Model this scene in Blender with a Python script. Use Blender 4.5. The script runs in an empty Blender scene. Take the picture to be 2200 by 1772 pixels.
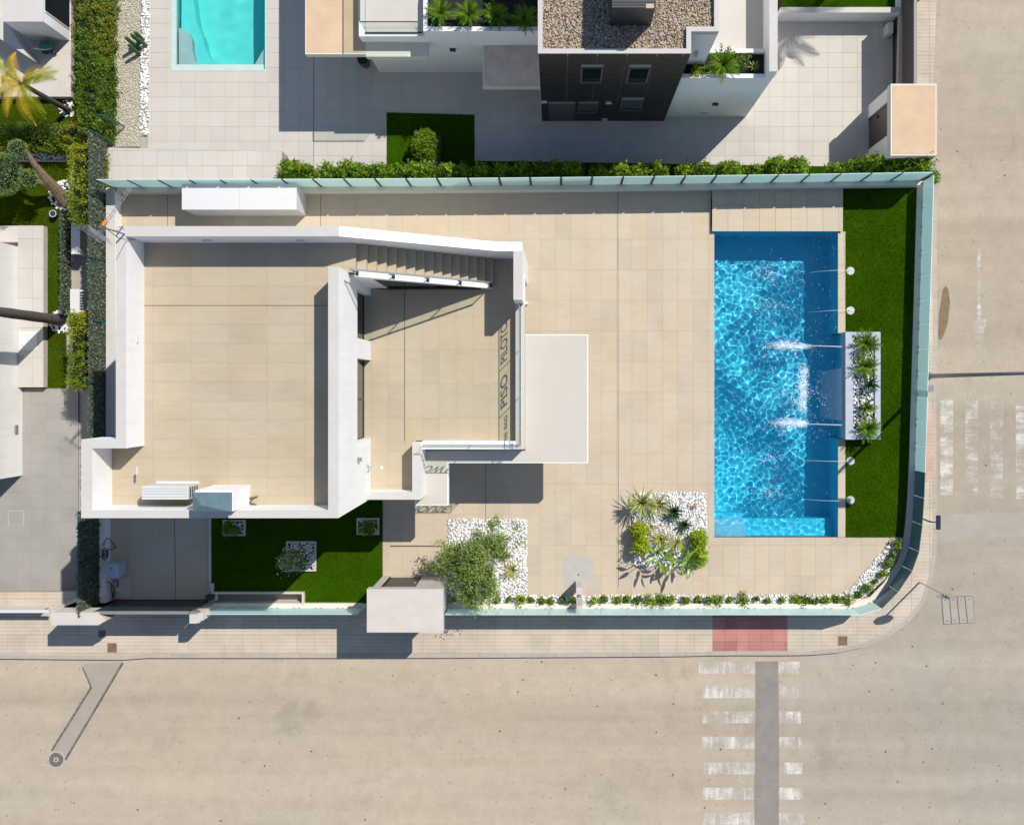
import bpy, math, random
import numpy as np
from mathutils import Vector, Matrix

random.seed(7)
RNG = np.random.default_rng(7)
scene = bpy.context.scene
COL = scene.collection
R = math.radians

# ------------------------------------------------------------------ camera, sky, sun
H, F, NX, NY = 33.0, 2168.0, 1197.0, 832.0        # height in m, focal length and nadir in photo pixels (2200 x 1772)
cam = bpy.data.objects.new('camera', bpy.data.cameras.new('camera'))
COL.objects.link(cam)
cam.location = (0, 0, H)
cam.data.sensor_fit = 'HORIZONTAL'
cam.data.sensor_width = 36.0
cam.data.lens = 36.0 * F / 2200.0
cam.data.shift_x = -(NX - 1100.0) / 2200.0
cam.data.shift_y = -(886.0 - NY) / 2200.0
cam.data.clip_end = 2000
scene.camera = cam

COT = 0.549                                        # horizontal shadow run per metre of height, in x and in y
ELEV = math.atan(1.0 / (COT * math.sqrt(2)))
world = bpy.data.worlds.new('World')
scene.world = world
world.use_nodes = True
wnt = world.node_tree
sky = wnt.nodes.new('ShaderNodeTexSky')
sky.sky_type = 'NISHITA'
sky.sun_disc = False
sky.sun_elevation = ELEV
sky.sun_rotation = R(45)
sky.dust_density = .4
sky.ozone_density = 2.5
wnt.links.new(sky.outputs[0], wnt.nodes['Background'].inputs[0])
wnt.nodes['Background'].inputs[1].default_value = 0.105
sun_data = bpy.data.lights.new('sun', 'SUN')
sun_data.energy = 4.2
sun_data.angle = R(0.5)
sun_data.color = (1.0, 0.95, 0.875)
sun_data.cycles.is_caustics_light = True
sun = bpy.data.objects.new('sun', sun_data)
sun.rotation_euler = Vector((COT, COT, 1)).to_track_quat('Z', 'Y').to_euler()
sun.location = (20, 20, 40)
COL.objects.link(sun)
vs = scene.view_settings
vs.view_transform = 'Standard'
vs.look = 'None'
vs.exposure = 0.32
vs.gamma = 1.0
scene.cycles.use_denoising = True
scene.cycles.max_bounces = 10
scene.cycles.transparent_max_bounces = 16
scene.cycles.sample_clamp_indirect = 6.0

# ------------------------------------------------------------------ helpers
def P(px, py, z=0.0):
    k = (H - z) / F
    return Vector(((px - NX) * k, (NY - py) * k, z))

def PX(px, z=0.0): return (px - NX) * (H - z) / F
def PY(py, z=0.0): return (NY - py) * (H - z) / F

class MB:
    def __init__(s): s.v = []; s.f = []
    def add(s, vs, fs):
        o = len(s.v); s.v += [tuple(v) for v in vs]; s.f += [tuple(i + o for i in f) for f in fs]; return s
    def box(s, x0, x1, y0, y1, z0, z1):
        x0, x1 = min(x0, x1), max(x0, x1); y0, y1 = min(y0, y1), max(y0, y1); z0, z1 = min(z0, z1), max(z0, z1)
        return s.add([(x, y, z) for z in (z0, z1) for x, y in ((x0, y0), (x1, y0), (x1, y1), (x0, y1))],
                     [(3, 2, 1, 0), (4, 5, 6, 7), (0, 1, 5, 4), (1, 2, 6, 5), (2, 3, 7, 6), (3, 0, 4, 7)])
    def prism(s, poly, z0, z1):
        a = sum(poly[i][0] * poly[(i + 1) % len(poly)][1] - poly[(i + 1) % len(poly)][0] * poly[i][1] for i in range(len(poly)))
        if a < 0: poly = poly[::-1]
        n = len(poly)
        t = z1 if isinstance(z1, (list, tuple)) else [z1] * n
        if a < 0 and isinstance(z1, (list, tuple)): t = list(z1)[::-1]
        return s.add([(p[0], p[1], z0) for p in poly] + [(p[0], p[1], t[i]) for i, p in enumerate(poly)],
                     [tuple(range(n))[::-1], tuple(range(n, 2 * n))] + [(i, (i + 1) % n, n + (i + 1) % n, n + i) for i in range(n)])
    def tube(s, pts, rad, n=8, caps=True):
        pts = [Vector(p) for p in pts]
        rads = rad if isinstance(rad, (list, tuple)) else [rad] * len(pts)
        o = len(s.v)
        for i, p in enumerate(pts):
            d = (pts[min(i + 1, len(pts) - 1)] - pts[max(i - 1, 0)]).normalized()
            u = d.cross(Vector((0, 0, 1)) if abs(d.z) < .95 else Vector((1, 0, 0))).normalized()
            w = d.cross(u)
            for k in range(n):
                a = 2 * math.pi * k / n
                s.v.append(tuple(p + (u * math.cos(a) + w * math.sin(a)) * rads[i]))
        for i in range(len(pts) - 1):
            for k in range(n):
                s.f.append((o + i * n + k, o + i * n + (k + 1) % n, o + (i + 1) * n + (k + 1) % n, o + (i + 1) * n + k))
        if caps:
            s.f.append(tuple(o + k for k in range(n))[::-1])
            s.f.append(tuple(o + (len(pts) - 1) * n + k for k in range(n)))
        return s
    def mesh(s, name, smooth=False):
        me = bpy.data.meshes.new(name)
        me.from_pydata(s.v, [], s.f)
        if smooth: me.polygons.foreach_set('use_smooth', [True] * len(me.polygons))
        me.update()
        return me

def link(name, data, mat=None, parent=None, loc=None):
    o = bpy.data.objects.new(name, data)
    COL.objects.link(o)
    if mat is not None and data is not None and len(data.materials) == 0: data.materials.append(mat)
    if parent is not None: o.parent = parent
    if loc is not None: o.location = loc
    return o

def obj(name, mb, mat, parent=None, smooth=False):
    return link(name, mb.mesh(name, smooth), mat, parent)

def tag(o, label, cat, group=None, kind=None):
    o['label'] = label
    if cat: o['category'] = cat
    if group: o['group'] = group
    if kind: o['kind'] = kind
    return o

def thing(name, label, cat, group=None, loc=(0, 0, 0)):
    return tag(link(name, None, loc=loc), label, cat, group)

def struct(o, kind='structure'):
    o['kind'] = kind
    return o

def bx(name, mat, parent, *b):
    return obj(name, MB().box(*b), mat, parent)

def pbox(x0, y0, x1, y1, z0, z1):
    """box whose top outline is given in photo pixels at height z1"""
    return MB().box(PX(x0, z1), PX(x1, z1), PY(y0, z1), PY(y1, z1), z0, z1)

# ------------------------------------------------------------------ materials
def new_mat(name):
    m = bpy.data.materials.new(name); m.use_nodes = True
    return m, m.node_tree, m.node_tree.nodes['Principled BSDF']

def noise(nt, scale, detail=4, rough=.55, vec=None):
    n = nt.nodes.new('ShaderNodeTexNoise')
    n.inputs['Scale'].default_value = scale; n.inputs['Detail'].default_value = detail; n.inputs['Roughness'].default_value = rough
    if vec is not None: nt.links.new(vec, n.inputs['Vector'])
    return n

def ramp(nt, fac, stops):
    r = nt.nodes.new('ShaderNodeValToRGB')
    e = r.color_ramp.elements
    while len(e) < len(stops): e.new(.5)
    for k, (p, c) in enumerate(stops):
        e[k].position = p; e[k].color = (*c, 1) if len(c) == 3 else c
    nt.links.new(fac, r.inputs[0])
    return r

def mixc(nt, fac, a, b, mode='MIX'):
    m = nt.nodes.new('ShaderNodeMix'); m.data_type = 'RGBA'; m.blend_type = mode
    for s, v in ((0, fac), (6, a), (7, b)):
        if hasattr(v, 'links') or hasattr(v, 'is_linked'): nt.links.new(v, m.inputs[s])
        elif s == 0: m.inputs[0].default_value = v
        else: m.inputs[s].default_value = (*v, 1)
    return m.outputs[2]

def mul(c, k): return tuple(min(1, x * k) for x in c)

def wcoord(nt):
    g = nt.nodes.new('ShaderNodeNewGeometry')
    return g.outputs['Position']

def mat_plain(name, col, rough=.8, var=.06, scale=3.0, fine=60.0, bump=.0, metal=0.0, rnd=0.0, spec=.3, fine_var=None):
    """matte surface with blotches, fine grain and, for repeated pieces, a shade of its own"""
    m, nt, b = new_mat(name)
    pos = wcoord(nt)
    n1 = noise(nt, scale, 5, .6, pos)
    n2 = noise(nt, fine, 3, .6, pos)
    c = ramp(nt, n1.outputs[0], [(.3, mul(col, 1 - var)), (.7, mul(col, 1 + var))]).outputs[0]
    fv = var if fine_var is None else fine_var
    f = ramp(nt, n2.outputs[0], [(.3, (1 - fv,) * 3), (.7, (1, 1, 1))]).outputs[0]
    c = mixc(nt, 1.0, c, f, 'MULTIPLY')
    if rnd:
        oi = nt.nodes.new('ShaderNodeObjectInfo')
        rr = ramp(nt, oi.outputs['Random'], [(0, (1 - rnd,) * 3), (.6, (1, 1, 1)), (1, (1, 1 - rnd * .3, 1 - rnd * .7))]).outputs[0]
        c = mixc(nt, 1.0, c, rr, 'MULTIPLY')
    nt.links.new(c, b.inputs['Base Color'])
    b.inputs['Roughness'].default_value = rough
    b.inputs['Metallic'].default_value = metal
    b.inputs['Specular IOR Level'].default_value = spec
    if bump:
        bp = nt.nodes.new('ShaderNodeBump'); bp.inputs['Strength'].default_value = bump; bp.inputs['Distance'].default_value = .01
        nt.links.new(n2.outputs[0], bp.inputs['Height']); nt.links.new(bp.outputs[0], b.inputs['Normal'])
    return m

def mat_leaf(name, stops, rough=.55, trans=.25, spec=.25):
    """leaf colour picked per leaf from an attribute"""
    m, nt, b = new_mat(name)
    a = nt.nodes.new('ShaderNodeAttribute'); a.attribute_name = 'tint'
    c = ramp(nt, a.outputs['Fac'], stops).outputs[0]
    nt.links.new(c, b.inputs['Base Color'])
    b.inputs['Roughness'].default_value = rough
    b.inputs['Specular IOR Level'].default_value = spec
    t = nt.nodes.new('ShaderNodeBsdfTranslucent'); nt.links.new(c, t.inputs[0])
    mx = nt.nodes.new('ShaderNodeMixShader'); mx.inputs[0].default_value = trans
    nt.links.new(b.outputs[0], mx.inputs[1]); nt.links.new(t.outputs[0], mx.inputs[2])
    nt.links.new(mx.outputs[0], nt.nodes['Material Output'].inputs[0])
    return m

def mat_clear(name, tint, gloss=.07, white=0.0):
    m, nt, b = new_mat(name)
    nt.nodes.remove(b)
    t = nt.nodes.new('ShaderNodeBsdfTransparent'); t.inputs[0].default_value = (*tint, 1)
    g = nt.nodes.new('ShaderNodeBsdfGlossy'); g.inputs['Roughness'].default_value = .02
    lw = nt.nodes.new('ShaderNodeLayerWeight'); lw.inputs['Blend'].default_value = .5
    pw = nt.nodes.new('ShaderNodeMath'); pw.operation = 'POWER'; pw.inputs[1].default_value = 4.0; nt.links.new(lw.outputs['Facing'], pw.inputs[0])
    ml = nt.nodes.new('ShaderNodeMath'); ml.operation = 'MULTIPLY_ADD'; ml.inputs[1].default_value = .35; ml.inputs[2].default_value = gloss * .5; nt.links.new(pw.outputs[0], ml.inputs[0])
    mx = nt.nodes.new('ShaderNodeMixShader')
    nt.links.new(ml.outputs[0], mx.inputs[0]); nt.links.new(t.outputs[0], mx.inputs[1]); nt.links.new(g.outputs[0], mx.inputs[2])
    out = mx
    if white:
        d = nt.nodes.new('ShaderNodeBsdfDiffuse'); d.inputs[0].default_value = (.85, .9, .93, 1)
        m2 = nt.nodes.new('ShaderNodeMixShader'); m2.inputs[0].default_value = white
        nt.links.new(mx.outputs[0], m2.inputs[1]); nt.links.new(d.outputs[0], m2.inputs[2]); out = m2
    nt.links.new(out.outputs[0], nt.nodes['Material Output'].inputs[0])
    return m

def mat_frost(name, col, trans=.45):
    """milky laminated glass: part reflected, part let through, a soft sheen"""
    m, nt, b = new_mat(name)
    b.inputs['Base Color'].default_value = (*col, 1); b.inputs['Roughness'].default_value = .25
    b.inputs['Specular IOR Level'].default_value = .5
    t = nt.nodes.new('ShaderNodeBsdfTranslucent'); t.inputs[0].default_value = (*mul(col, 1.15), 1)
    mx = nt.nodes.new('ShaderNodeMixShader'); mx.inputs[0].default_value = trans
    nt.links.new(b.outputs[0], mx.inputs[1]); nt.links.new(t.outputs[0], mx.inputs[2])
    nt.links.new(mx.outputs[0], nt.nodes['Material Output'].inputs[0])
    return m

def mat_stone(name, stops, rough=.7):
    m, nt, b = new_mat(name)
    a = nt.nodes.new('ShaderNodeAttribute'); a.attribute_name = 'tint'
    nt.links.new(ramp(nt, a.outputs['Fac'], stops).outputs[0], b.inputs['Base Color'])
    b.inputs['Roughness'].default_value = rough; b.inputs['Specular IOR Level'].default_value = .25
    return m

def mat_tile(name, col, rnd=.09):
    """stoneware: soft diagonal veins, cloudy tone, each tile a shade of its own"""
    m, nt, b = new_mat(name)
    pos = wcoord(nt)
    oi = nt.nodes.new('ShaderNodeObjectInfo')
    ad = nt.nodes.new('ShaderNodeVectorMath'); ad.operation = 'MULTIPLY_ADD'
    nt.links.new(oi.outputs['Random'], ad.inputs[0]); ad.inputs[1].default_value = (37, 19, 0); nt.links.new(pos, ad.inputs[2])
    mp = nt.nodes.new('ShaderNodeMapping'); mp.inputs['Rotation'].default_value = (0, 0, R(28)); mp.inputs['Scale'].default_value = (.9, 5.0, 1)
    nt.links.new(ad.outputs[0], mp.inputs[0])
    v = noise(nt, 1.6, 5, .6, mp.outputs[0]); cl = noise(nt, .8, 4, .55, pos); f = noise(nt, 45, 2, .6, pos)
    c = ramp(nt, v.outputs[0], [(.3, mul(col, .955)), (.5, col), (.72, mul(col, 1.03))]).outputs[0]
    c = mixc(nt, 1, c, ramp(nt, cl.outputs[0], [(.32, (.93, .915, .90)), (.6, (1, 1, 1))]).outputs[0], 'MULTIPLY')
    c = mixc(nt, 1, c, ramp(nt, f.outputs[0], [(.3, (.95, .95, .95)), (.6, (1, 1, 1))]).outputs[0], 'MULTIPLY')
    c = mixc(nt, 1, c, ramp(nt, oi.outputs['Random'], [(0, (1 - rnd, 1 - rnd, 1 - rnd)), (.35, (1, 1, 1)), (.7, (1.0, .985, .96)), (1, (1, .95, .90))]).outputs[0], 'MULTIPLY')
    nt.links.new(c, b.inputs['Base Color']); b.inputs['Roughness'].default_value = .6; b.inputs['Specular IOR Level'].default_value = .3
    return m

def mat_wall(name, col):
    """painted render with faint rain streaks and grime"""
    m, nt, b = new_mat(name)
    pos = wcoord(nt)
    mp = nt.nodes.new('ShaderNodeMapping'); mp.inputs['Scale'].default_value = (6, 6, .5); nt.links.new(pos, mp.inputs[0])
    st = noise(nt, 1.2, 5, .65, mp.outputs[0]); bl = noise(nt, .9, 5, .6, pos); f = noise(nt, 70, 2, .6, pos)
    c = ramp(nt, st.outputs[0], [(.28, mul(col, .93)), (.5, col)]).outputs[0]
    c = mixc(nt, 1, c, ramp(nt, bl.outputs[0], [(.3, (.95, .94, .925)), (.6, (1, 1, 1))]).outputs[0], 'MULTIPLY')
    c = mixc(nt, 1, c, ramp(nt, f.outputs[0], [(.3, (.97, .97, .97)), (.6, (1, 1, 1))]).outputs[0], 'MULTIPLY')
    nt.links.new(c, b.inputs['Base Color']); b.inputs['Roughness'].default_value = .85; b.inputs['Specular IOR Level'].default_value = .25
    return m

M = {}
M['plaster'] = mat_wall('white_plaster', (.80, .79, .775))
M['coping'] = mat_wall('pale_coping', (.51, .488, .455))  # sunlit tops toned down in the colour to keep them from burning out
M['cream'] = mat_plain('cream_render', (.62, .58, .50), .85, .05, 1.4, 60, .05)
M['tile'] = mat_tile('sand_tile', (.49, .415, .312))
M['rooftile'] = mat_tile('roof_sand_tile', (.428, .366, .265), .07)
M['grout'] = mat_plain('grout', (.34, .28, .21), .9, .05)
M['joint'] = mat_plain('dark_joint', (.06, .045, .04), .9, .05)
M['paver'] = mat_plain('pale_paver', (.49, .46, .418), .75, .05, .8, 50, .03, rnd=.08)
M['paver_grey'] = mat_plain('grey_paver', (.31, .295, .27), .75, .06, 1.2, 50, .03, rnd=.06)
M['pavegrout'] = mat_plain('paver_grout', (.36, .325, .28), .9, .05)
M['slab'] = mat_plain('slab_top', (.49, .455, .395), .8, .03, 1.0, 50, .03)
M['peach'] = mat_plain('peach_slab', (.56, .41, .265), .9, .09, 1.6, 70, .05)
M['concrete'] = mat_plain('pale_concrete', (.52, .475, .425), .85, .06, 2.5, 40, .06)
M['dirtyslab'] = mat_plain('weathered_bounce_lit_slab', (.60, .49, .41), .9, .16, 2.2, 30, .05)  # reflected light put into the warm, pale base; weathering in the blotches
M['kerb'] = mat_plain('kerb_stone', (.40, .35, .29), .9, .08, 3, 40, .1, rnd=.10)
M['black'] = mat_plain('black_cladding', (.022, .019, .018), .45, .2, 2, 40, .02, rnd=.18)
M['dark'] = mat_plain('dark_metal', (.03, .032, .035), .45, .05, spec=.5)
M['darkglass'] = mat_plain('dark_window_glass', (.012, .018, .022), .06, .02, spec=.6)
M['gate'] = mat_plain('brown_gate', (.075, .06, .055), .5, .08, spec=.4)
M['gategreen'] = mat_plain('dark_green_gate', (.018, .032, .036), .4, .08, spec=.5)
M['steel'] = mat_plain('brushed_steel', (.55, .57, .6), .3, .03, metal=.8)
M['framegrey'] = mat_plain('frame_grey', (.085, .085, .09), .5, .04)
M['grey'] = mat_plain('grey_paint', (.20, .20, .195), .5, .04)
M['whitepaint'] = mat_plain('white_enamel', (.565, .565, .56), .4, .02, spec=.5)
M['acgrey'] = mat_plain('light_grey_enamel', (.56, .57, .55), .45, .03)
M['zinc'] = mat_plain('galvanised_sheet', (.14, .22, .245), .35, .10, 4, 30, metal=.35)
M['orange'] = mat_plain('orange_plastic', (.75, .22, .01), .5, .03)
M['teal'] = mat_plain('teal_plastic', (.02, .25, .22), .5, .08)
M['red'] = mat_plain('red_plastic', (.4, .04, .02), .5, .08)
M['bluepaint'] = mat_plain('blue_paint', (.006, .014, .05), .5, .05)
M['rust'] = mat_plain('rusty_cover', (.20, .115, .075), .85, .2, 8, 40, .1)
M['stonegrey'] = mat_plain('blue_grey_stone', (.40, .44, .50), .7, .10, 5, 50, .04)
M['soil'] = mat_plain('dark_soil', (.022, .02, .02), .95, .3, 8, 60, .2)
M['vinyl'] = mat_plain('dark_vinyl', (.012, .012, .014), .6, .02)
M['ladder'] = mat_plain('brown_wood', (.12, .085, .055), .8, .15)
M['bark'] = mat_plain('grey_bark', (.10, .083, .065), .9, .25, 9, 40, .4)
M['barkpine'] = mat_plain('ridged_bark', (.27, .20, .125), .9, .45, 14, 40, .5)
M['cable'] = mat_plain('black_cable', (.012, .013, .02), .6, .05)
M['pool'] = mat_plain('blue_mosaic', (.04, .60, .80), .4, .07, 6, 30)
M['poolstep'] = mat_plain('pale_mosaic', (.20, .60, .78), .4, .07, 6, 30)
M['poolteal'] = mat_plain('turquoise_liner', (.13, .76, .71), .5, .03)
M['poolrim'] = mat_plain('pale_blue_rim', (.44, .55, .53), .6, .04)
M['glass'] = mat_clear('clear_glass', (.93, .965, .935))
M['water_thin'] = mat_clear('thin_water', (.93, .98, 1.0), .02, .05)
M['jet'] = mat_clear('falling_water', (.95, .98, 1), .02, .32)
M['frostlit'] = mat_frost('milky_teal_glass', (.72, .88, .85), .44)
M['frostshade'] = mat_frost('shaded_teal_glass', (.10, .20, .205), .18)  # darker copy of the teal glass, shade put into the colour
M['foam'] = mat_clear('water_foam', (.96, .99, 1), .0, .62)

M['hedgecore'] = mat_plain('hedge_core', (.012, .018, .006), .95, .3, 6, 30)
M['hedge'] = mat_leaf('hedge_leaf', [(0, (0.046, 0.101, 0.009)), (.45, (0.116, 0.209, 0.016)), (.8, (0.217, 0.264, 0.019)), (1, (0.310, 0.202, 0.046))])
M['hedgebright'] = mat_leaf('bright_hedge_leaf', [(0, (0.090, 0.160, 0.011)), (.5, (0.250, 0.339, 0.014)), (.85, (0.392, 0.392, 0.019)), (1, (0.447, 0.268, 0.035))])
M['shrub'] = mat_leaf('shrub_leaf', [(0, (0.036, 0.085, 0.005)), (.5, (0.115, 0.214, 0.008)), (.85, (0.214, 0.314, 0.012)), (1, (0.314, 0.385, 0.019))])
M['ivy'] = mat_leaf('artificial_ivy', [(0, (.05, .065, .045)), (.5, (.14, .155, .105)), (.85, (.25, .26, .18)), (1, (.06, .20, .13))])
M['euph'] = mat_leaf('yellow_green_leaf', [(0, (0.110, 0.204, 0.007)), (.5, (0.281, 0.390, 0.013)), (.9, (0.516, 0.562, 0.016)), (1, (0.600, 0.344, 0.016))])
M['olive'] = mat_leaf('olive_leaf', [(0, (0.086, 0.144, 0.031)), (.5, (0.212, 0.298, 0.063)), (.85, (0.344, 0.421, 0.106)), (1, (0.459, 0.325, 0.063))])
M['pine'] = mat_leaf('pine_needle', [(0, (0.070, 0.140, 0.035)), (.5, (0.193, 0.297, 0.088)), (.9, (0.333, 0.420, 0.158)), (1, (0.420, 0.385, 0.140))])
M['grass'] = mat_leaf('turf_blade', [(0, (0.020, 0.061, 0.001)), (.5, (0.050, 0.132, 0.001)), (.9, (0.083, 0.184, 0.002)), (1, (0.134, 0.234, 0.007))], .9, .15, .02)
M['grasswest'] = mat_leaf('lawn_blade', [(0, (0.028, 0.056, 0.002)), (.5, (0.066, 0.117, 0.003)), (.9, (0.103, 0.150, 0.005)), (1, (0.150, 0.159, 0.014))], .9, .15, .02)
M['sago'] = mat_plain('sago_leaf', (.085, .185, .012), .5, .3, 9, 40, spec=.12)
M['sagotip'] = mat_plain('light_sago_leaf', (.19, .29, .02), .5, .3, 9, 40, spec=.12)
M['yucca'] = mat_plain('yellow_striped_leaf', (.36, .38, .11), .5, .25, 10, 40, spec=.1)
M['yuccadark'] = mat_plain('dark_spiky_leaf', (.035, .09, .035), .45, .3, 10, 40, spec=.1)
M['agave'] = mat_plain('fleshy_leaf', (.16, .24, .035), .4, .3, 9, 40, spec=.5)
M['dry'] = mat_plain('dry_spindly_leaf', (.38, .35, .06), .6, .3, 9, 40, spec=.1)
M['bop'] = mat_plain('broad_leaf', (.20, .31, .02), .35, .35, 6, 40, spec=.5)
M['palm'] = mat_plain('palm_leaf', (.27, .29, .012), .6, .35, 7, 40, spec=.08)
M['palmy'] = mat_plain('yellowed_palm_leaf', (.46, .32, .02), .6, .3, 7, 40, spec=.08)
M['cactus'] = mat_plain('cactus_flesh', (.03, .10, .03), .5, .3, 12, 40)
M['flower'] = mat_plain('orange_flower', (.55, .25, .01), .5, .2)
M['petal'] = mat_plain('white_petal', (.75, .76, .72), .6, .05)
WH = [(0, (.50, .49, .485)), (.35, (.70, .69, .68)), (1, (.85, .845, .835))]
M['pebble'] = mat_stone('white_pebble', WH)
M['gravel'] = mat_stone('tan_gravel', [(0, (.10, .08, .065)), (.3, (.28, .20, .135)), (.6, (.42, .32, .215)), (.88, (.52, .43, .33)), (1, (.36, .34, .32))])
M['creamgravel'] = mat_stone('cream_gravel', [(0, (.46, .42, .31)), (.5, (.53, .49, .37)), (1, (.60, .56, .44))])

def road_material():
    m, nt, b = new_mat('dusty_asphalt')
    pos = wcoord(nt)
    sep = nt.nodes.new('ShaderNodeSeparateXYZ'); nt.links.new(pos, sep.inputs[0])
    # streaks that run along the southern street
    mp = nt.nodes.new('ShaderNodeMapping'); mp.inputs['Scale'].default_value = (.05, 1.0, 1); nt.links.new(pos, mp.inputs[0])
    st = noise(nt, .9, 4, .6, mp.outputs[0])
    big = noise(nt, .14, 4, .55, pos)
    mid = noise(nt, 1.7, 6, .65, pos)
    fin = noise(nt, 42, 3, .7, pos)
    warm, grey = (.45, .375, .282), (.378, .342, .28)
    c = ramp(nt, big.outputs[0], [(.38, warm), (.62, grey)]).outputs[0]
    # the junction in the east is worn to bare grey stone, the western street is sandy
    dv = nt.nodes.new('ShaderNodeVectorMath'); dv.operation = 'DISTANCE'; dv.inputs[1].default_value = (17, -10, -.6); nt.links.new(pos, dv.inputs[0])
    mr = nt.nodes.new('ShaderNodeMapRange'); mr.inputs[1].default_value = 13; mr.inputs[2].default_value = 5
    nt.links.new(dv.outputs['Value'], mr.inputs[0])
    c = mixc(nt, mr.outputs[0], mixc(nt, .35, warm, c), mixc(nt, .45, grey, c))
    c = mixc(nt, 1, c, ramp(nt, st.outputs[0], [(.35, (.90, .89, .88)), (.6, (1.0, 1.0, 1.0))]).outputs[0], 'MULTIPLY')
    c = mixc(nt, 1, c, ramp(nt, mid.outputs[0], [(.3, (.88, .88, .88)), (.65, (1, 1, 1))]).outputs[0], 'MULTIPLY')
    c = mixc(nt, 1, c, ramp(nt, fin.outputs[0], [(.34, (.78, .77, .76)), (.5, (1, 1, 1)), (.7, (1.08, 1.08, 1.08))]).outputs[0], 'MULTIPLY')
    # scattered dark chips
    vo = nt.nodes.new('ShaderNodeTexVoronoi'); vo.inputs['Scale'].default_value = 2.1; nt.links.new(pos, vo.inputs['Vector'])
    chip = ramp(nt, vo.outputs['Distance'], [(.045, (1, 1, 1)), (.085, (0, 0, 0))]).outputs[0]
    sel = ramp(nt, vo.outputs['Color'], [(.5, (0, 0, 0)), (.55, (1, 1, 1))]).outputs[0]
    c = mixc(nt, mixc(nt, 1, chip, sel, 'MULTIPLY'), c, (.075, .065, .06))
    v2 = nt.nodes.new('ShaderNodeTexVoronoi'); v2.inputs['Scale'].default_value = 4.5; nt.links.new(pos, v2.inputs['Vector'])
    c = mixc(nt, mixc(nt, 1, ramp(nt, v2.outputs['Distance'], [(.07, (.8, .8, .8)), (.15, (0, 0, 0))]).outputs[0], ramp(nt, v2.outputs['Color'], [(.6, (0, 0, 0)), (.65, (1, 1, 1))]).outputs[0], 'MULTIPLY'), c, (.16, .14, .115))
    # oil and tyre darkening along the lanes, patchy
    mt = nt.nodes.new('ShaderNodeMapping'); mt.inputs['Scale'].default_value = (.025, .55, 1); nt.links.new(pos, mt.inputs[0])
    ty = noise(nt, 1.0, 3, .5, mt.outputs[0]); pt = noise(nt, .5, 5, .7, pos)
    c = mixc(nt, 1, c, ramp(nt, ty.outputs[0], [(.42, (.91, .905, .90)), (.55, (1, 1, 1)), (.68, (1.04, 1.03, 1.01))]).outputs[0], 'MULTIPLY')
    c = mixc(nt, 1, c, ramp(nt, pt.outputs[0], [(.30, (.84, .84, .84)), (.42, (1, 1, 1))]).outputs[0], 'MULTIPLY')
    nt.links.new(c, b.inputs['Base Color'])
    b.inputs['Roughness'].default_value = .9; b.inputs['Specular IOR Level'].default_value = .2
    bp = nt.nodes.new('ShaderNodeBump'); bp.inputs['Strength'].default_value = .5; bp.inputs['Distance'].default_value = .012
    nt.links.new(fin.outputs[0], bp.inputs['Height']); nt.links.new(bp.outputs[0], b.inputs['Normal'])
    return m
M['road'] = road_material()
M['patch'] = mat_plain('asphalt_patch', (.255, .228, .20), .9, .10, 2.5, 45, .3, fine_var=.22)
M['patchpale'] = mat_plain('pale_asphalt_patch', (.365, .33, .275), .9, .07, 2.5, 45, .3, fine_var=.18)
M['patchsand'] = mat_plain('sandy_patch', (.345, .30, .24), .9, .07, 2.5, 45, .3, fine_var=.18)
M['tray'] = mat_plain('pebbled_tray', (.43, .40, .365), .9, .06, 3, 60, .2, fine_var=.15)
M['tar'] = mat_plain('tar_seam', (.17, .155, .145), .9, .45, 9, 45, .2)
M['stain'] = mat_plain('damp_stain', (.20, .145, .085), .9, .15, 6, 45, .2)

def paint_material(name, horizontal, worn=0.0):
    """road paint worn off in ragged stripes down to the asphalt"""
    m, nt, b = new_mat(name)
    pos = wcoord(nt)
    mp = nt.nodes.new('ShaderNodeMapping')
    mp.inputs['Scale'].default_value = (1, .12, 1) if horizontal else (.15, 1, 1)
    nt.links.new(pos, mp.inputs[0])
    n1 = noise(nt, 9, 5, .65, mp.outputs[0]); n2 = noise(nt, 26, 4, .7, pos); n3 = noise(nt, 1.6, 2, .5, pos)
    mt = nt.nodes.new('ShaderNodeMath'); mt.operation = 'ADD'; nt.links.new(n1.outputs[0], mt.inputs[0]); nt.links.new(n2.outputs[0], mt.inputs[1])
    m2 = nt.nodes.new('ShaderNodeMath'); m2.operation = 'ADD'; nt.links.new(mt.outputs[0], m2.inputs[0]); nt.links.new(n3.outputs[0], m2.inputs[1])
    w = ramp(nt, m2.outputs[0], [(0, (0, 0, 0)), (1, (0, 0, 0))])
    mr = nt.nodes.new('ShaderNodeMapRange'); mr.inputs[1].default_value = 1.30 + worn; mr.inputs[2].default_value = 1.78 + worn
    nt.links.new(m2.outputs[0], mr.inputs[0]); nt.nodes.remove(w)
    b.inputs['Base Color'].default_value = (.60, .555, .49, 1); b.inputs['Roughness'].default_value = .85
    tr = nt.nodes.new('ShaderNodeBsdfTransparent'); mx = nt.nodes.new('ShaderNodeMixShader')
    nt.links.new(mr.outputs[0], mx.inputs[0]); nt.links.new(tr.outputs[0], mx.inputs[1]); nt.links.new(b.outputs[0], mx.inputs[2])
    nt.links.new(mx.outputs[0], nt.nodes['Material Output'].inputs[0])
    return m
M['paint_s'] = paint_material('worn_paint_south', True)
M['paint_faint'] = paint_material('almost_gone_paint', False, .10)
M['paint_e'] = paint_material('worn_paint_east', False)

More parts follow.
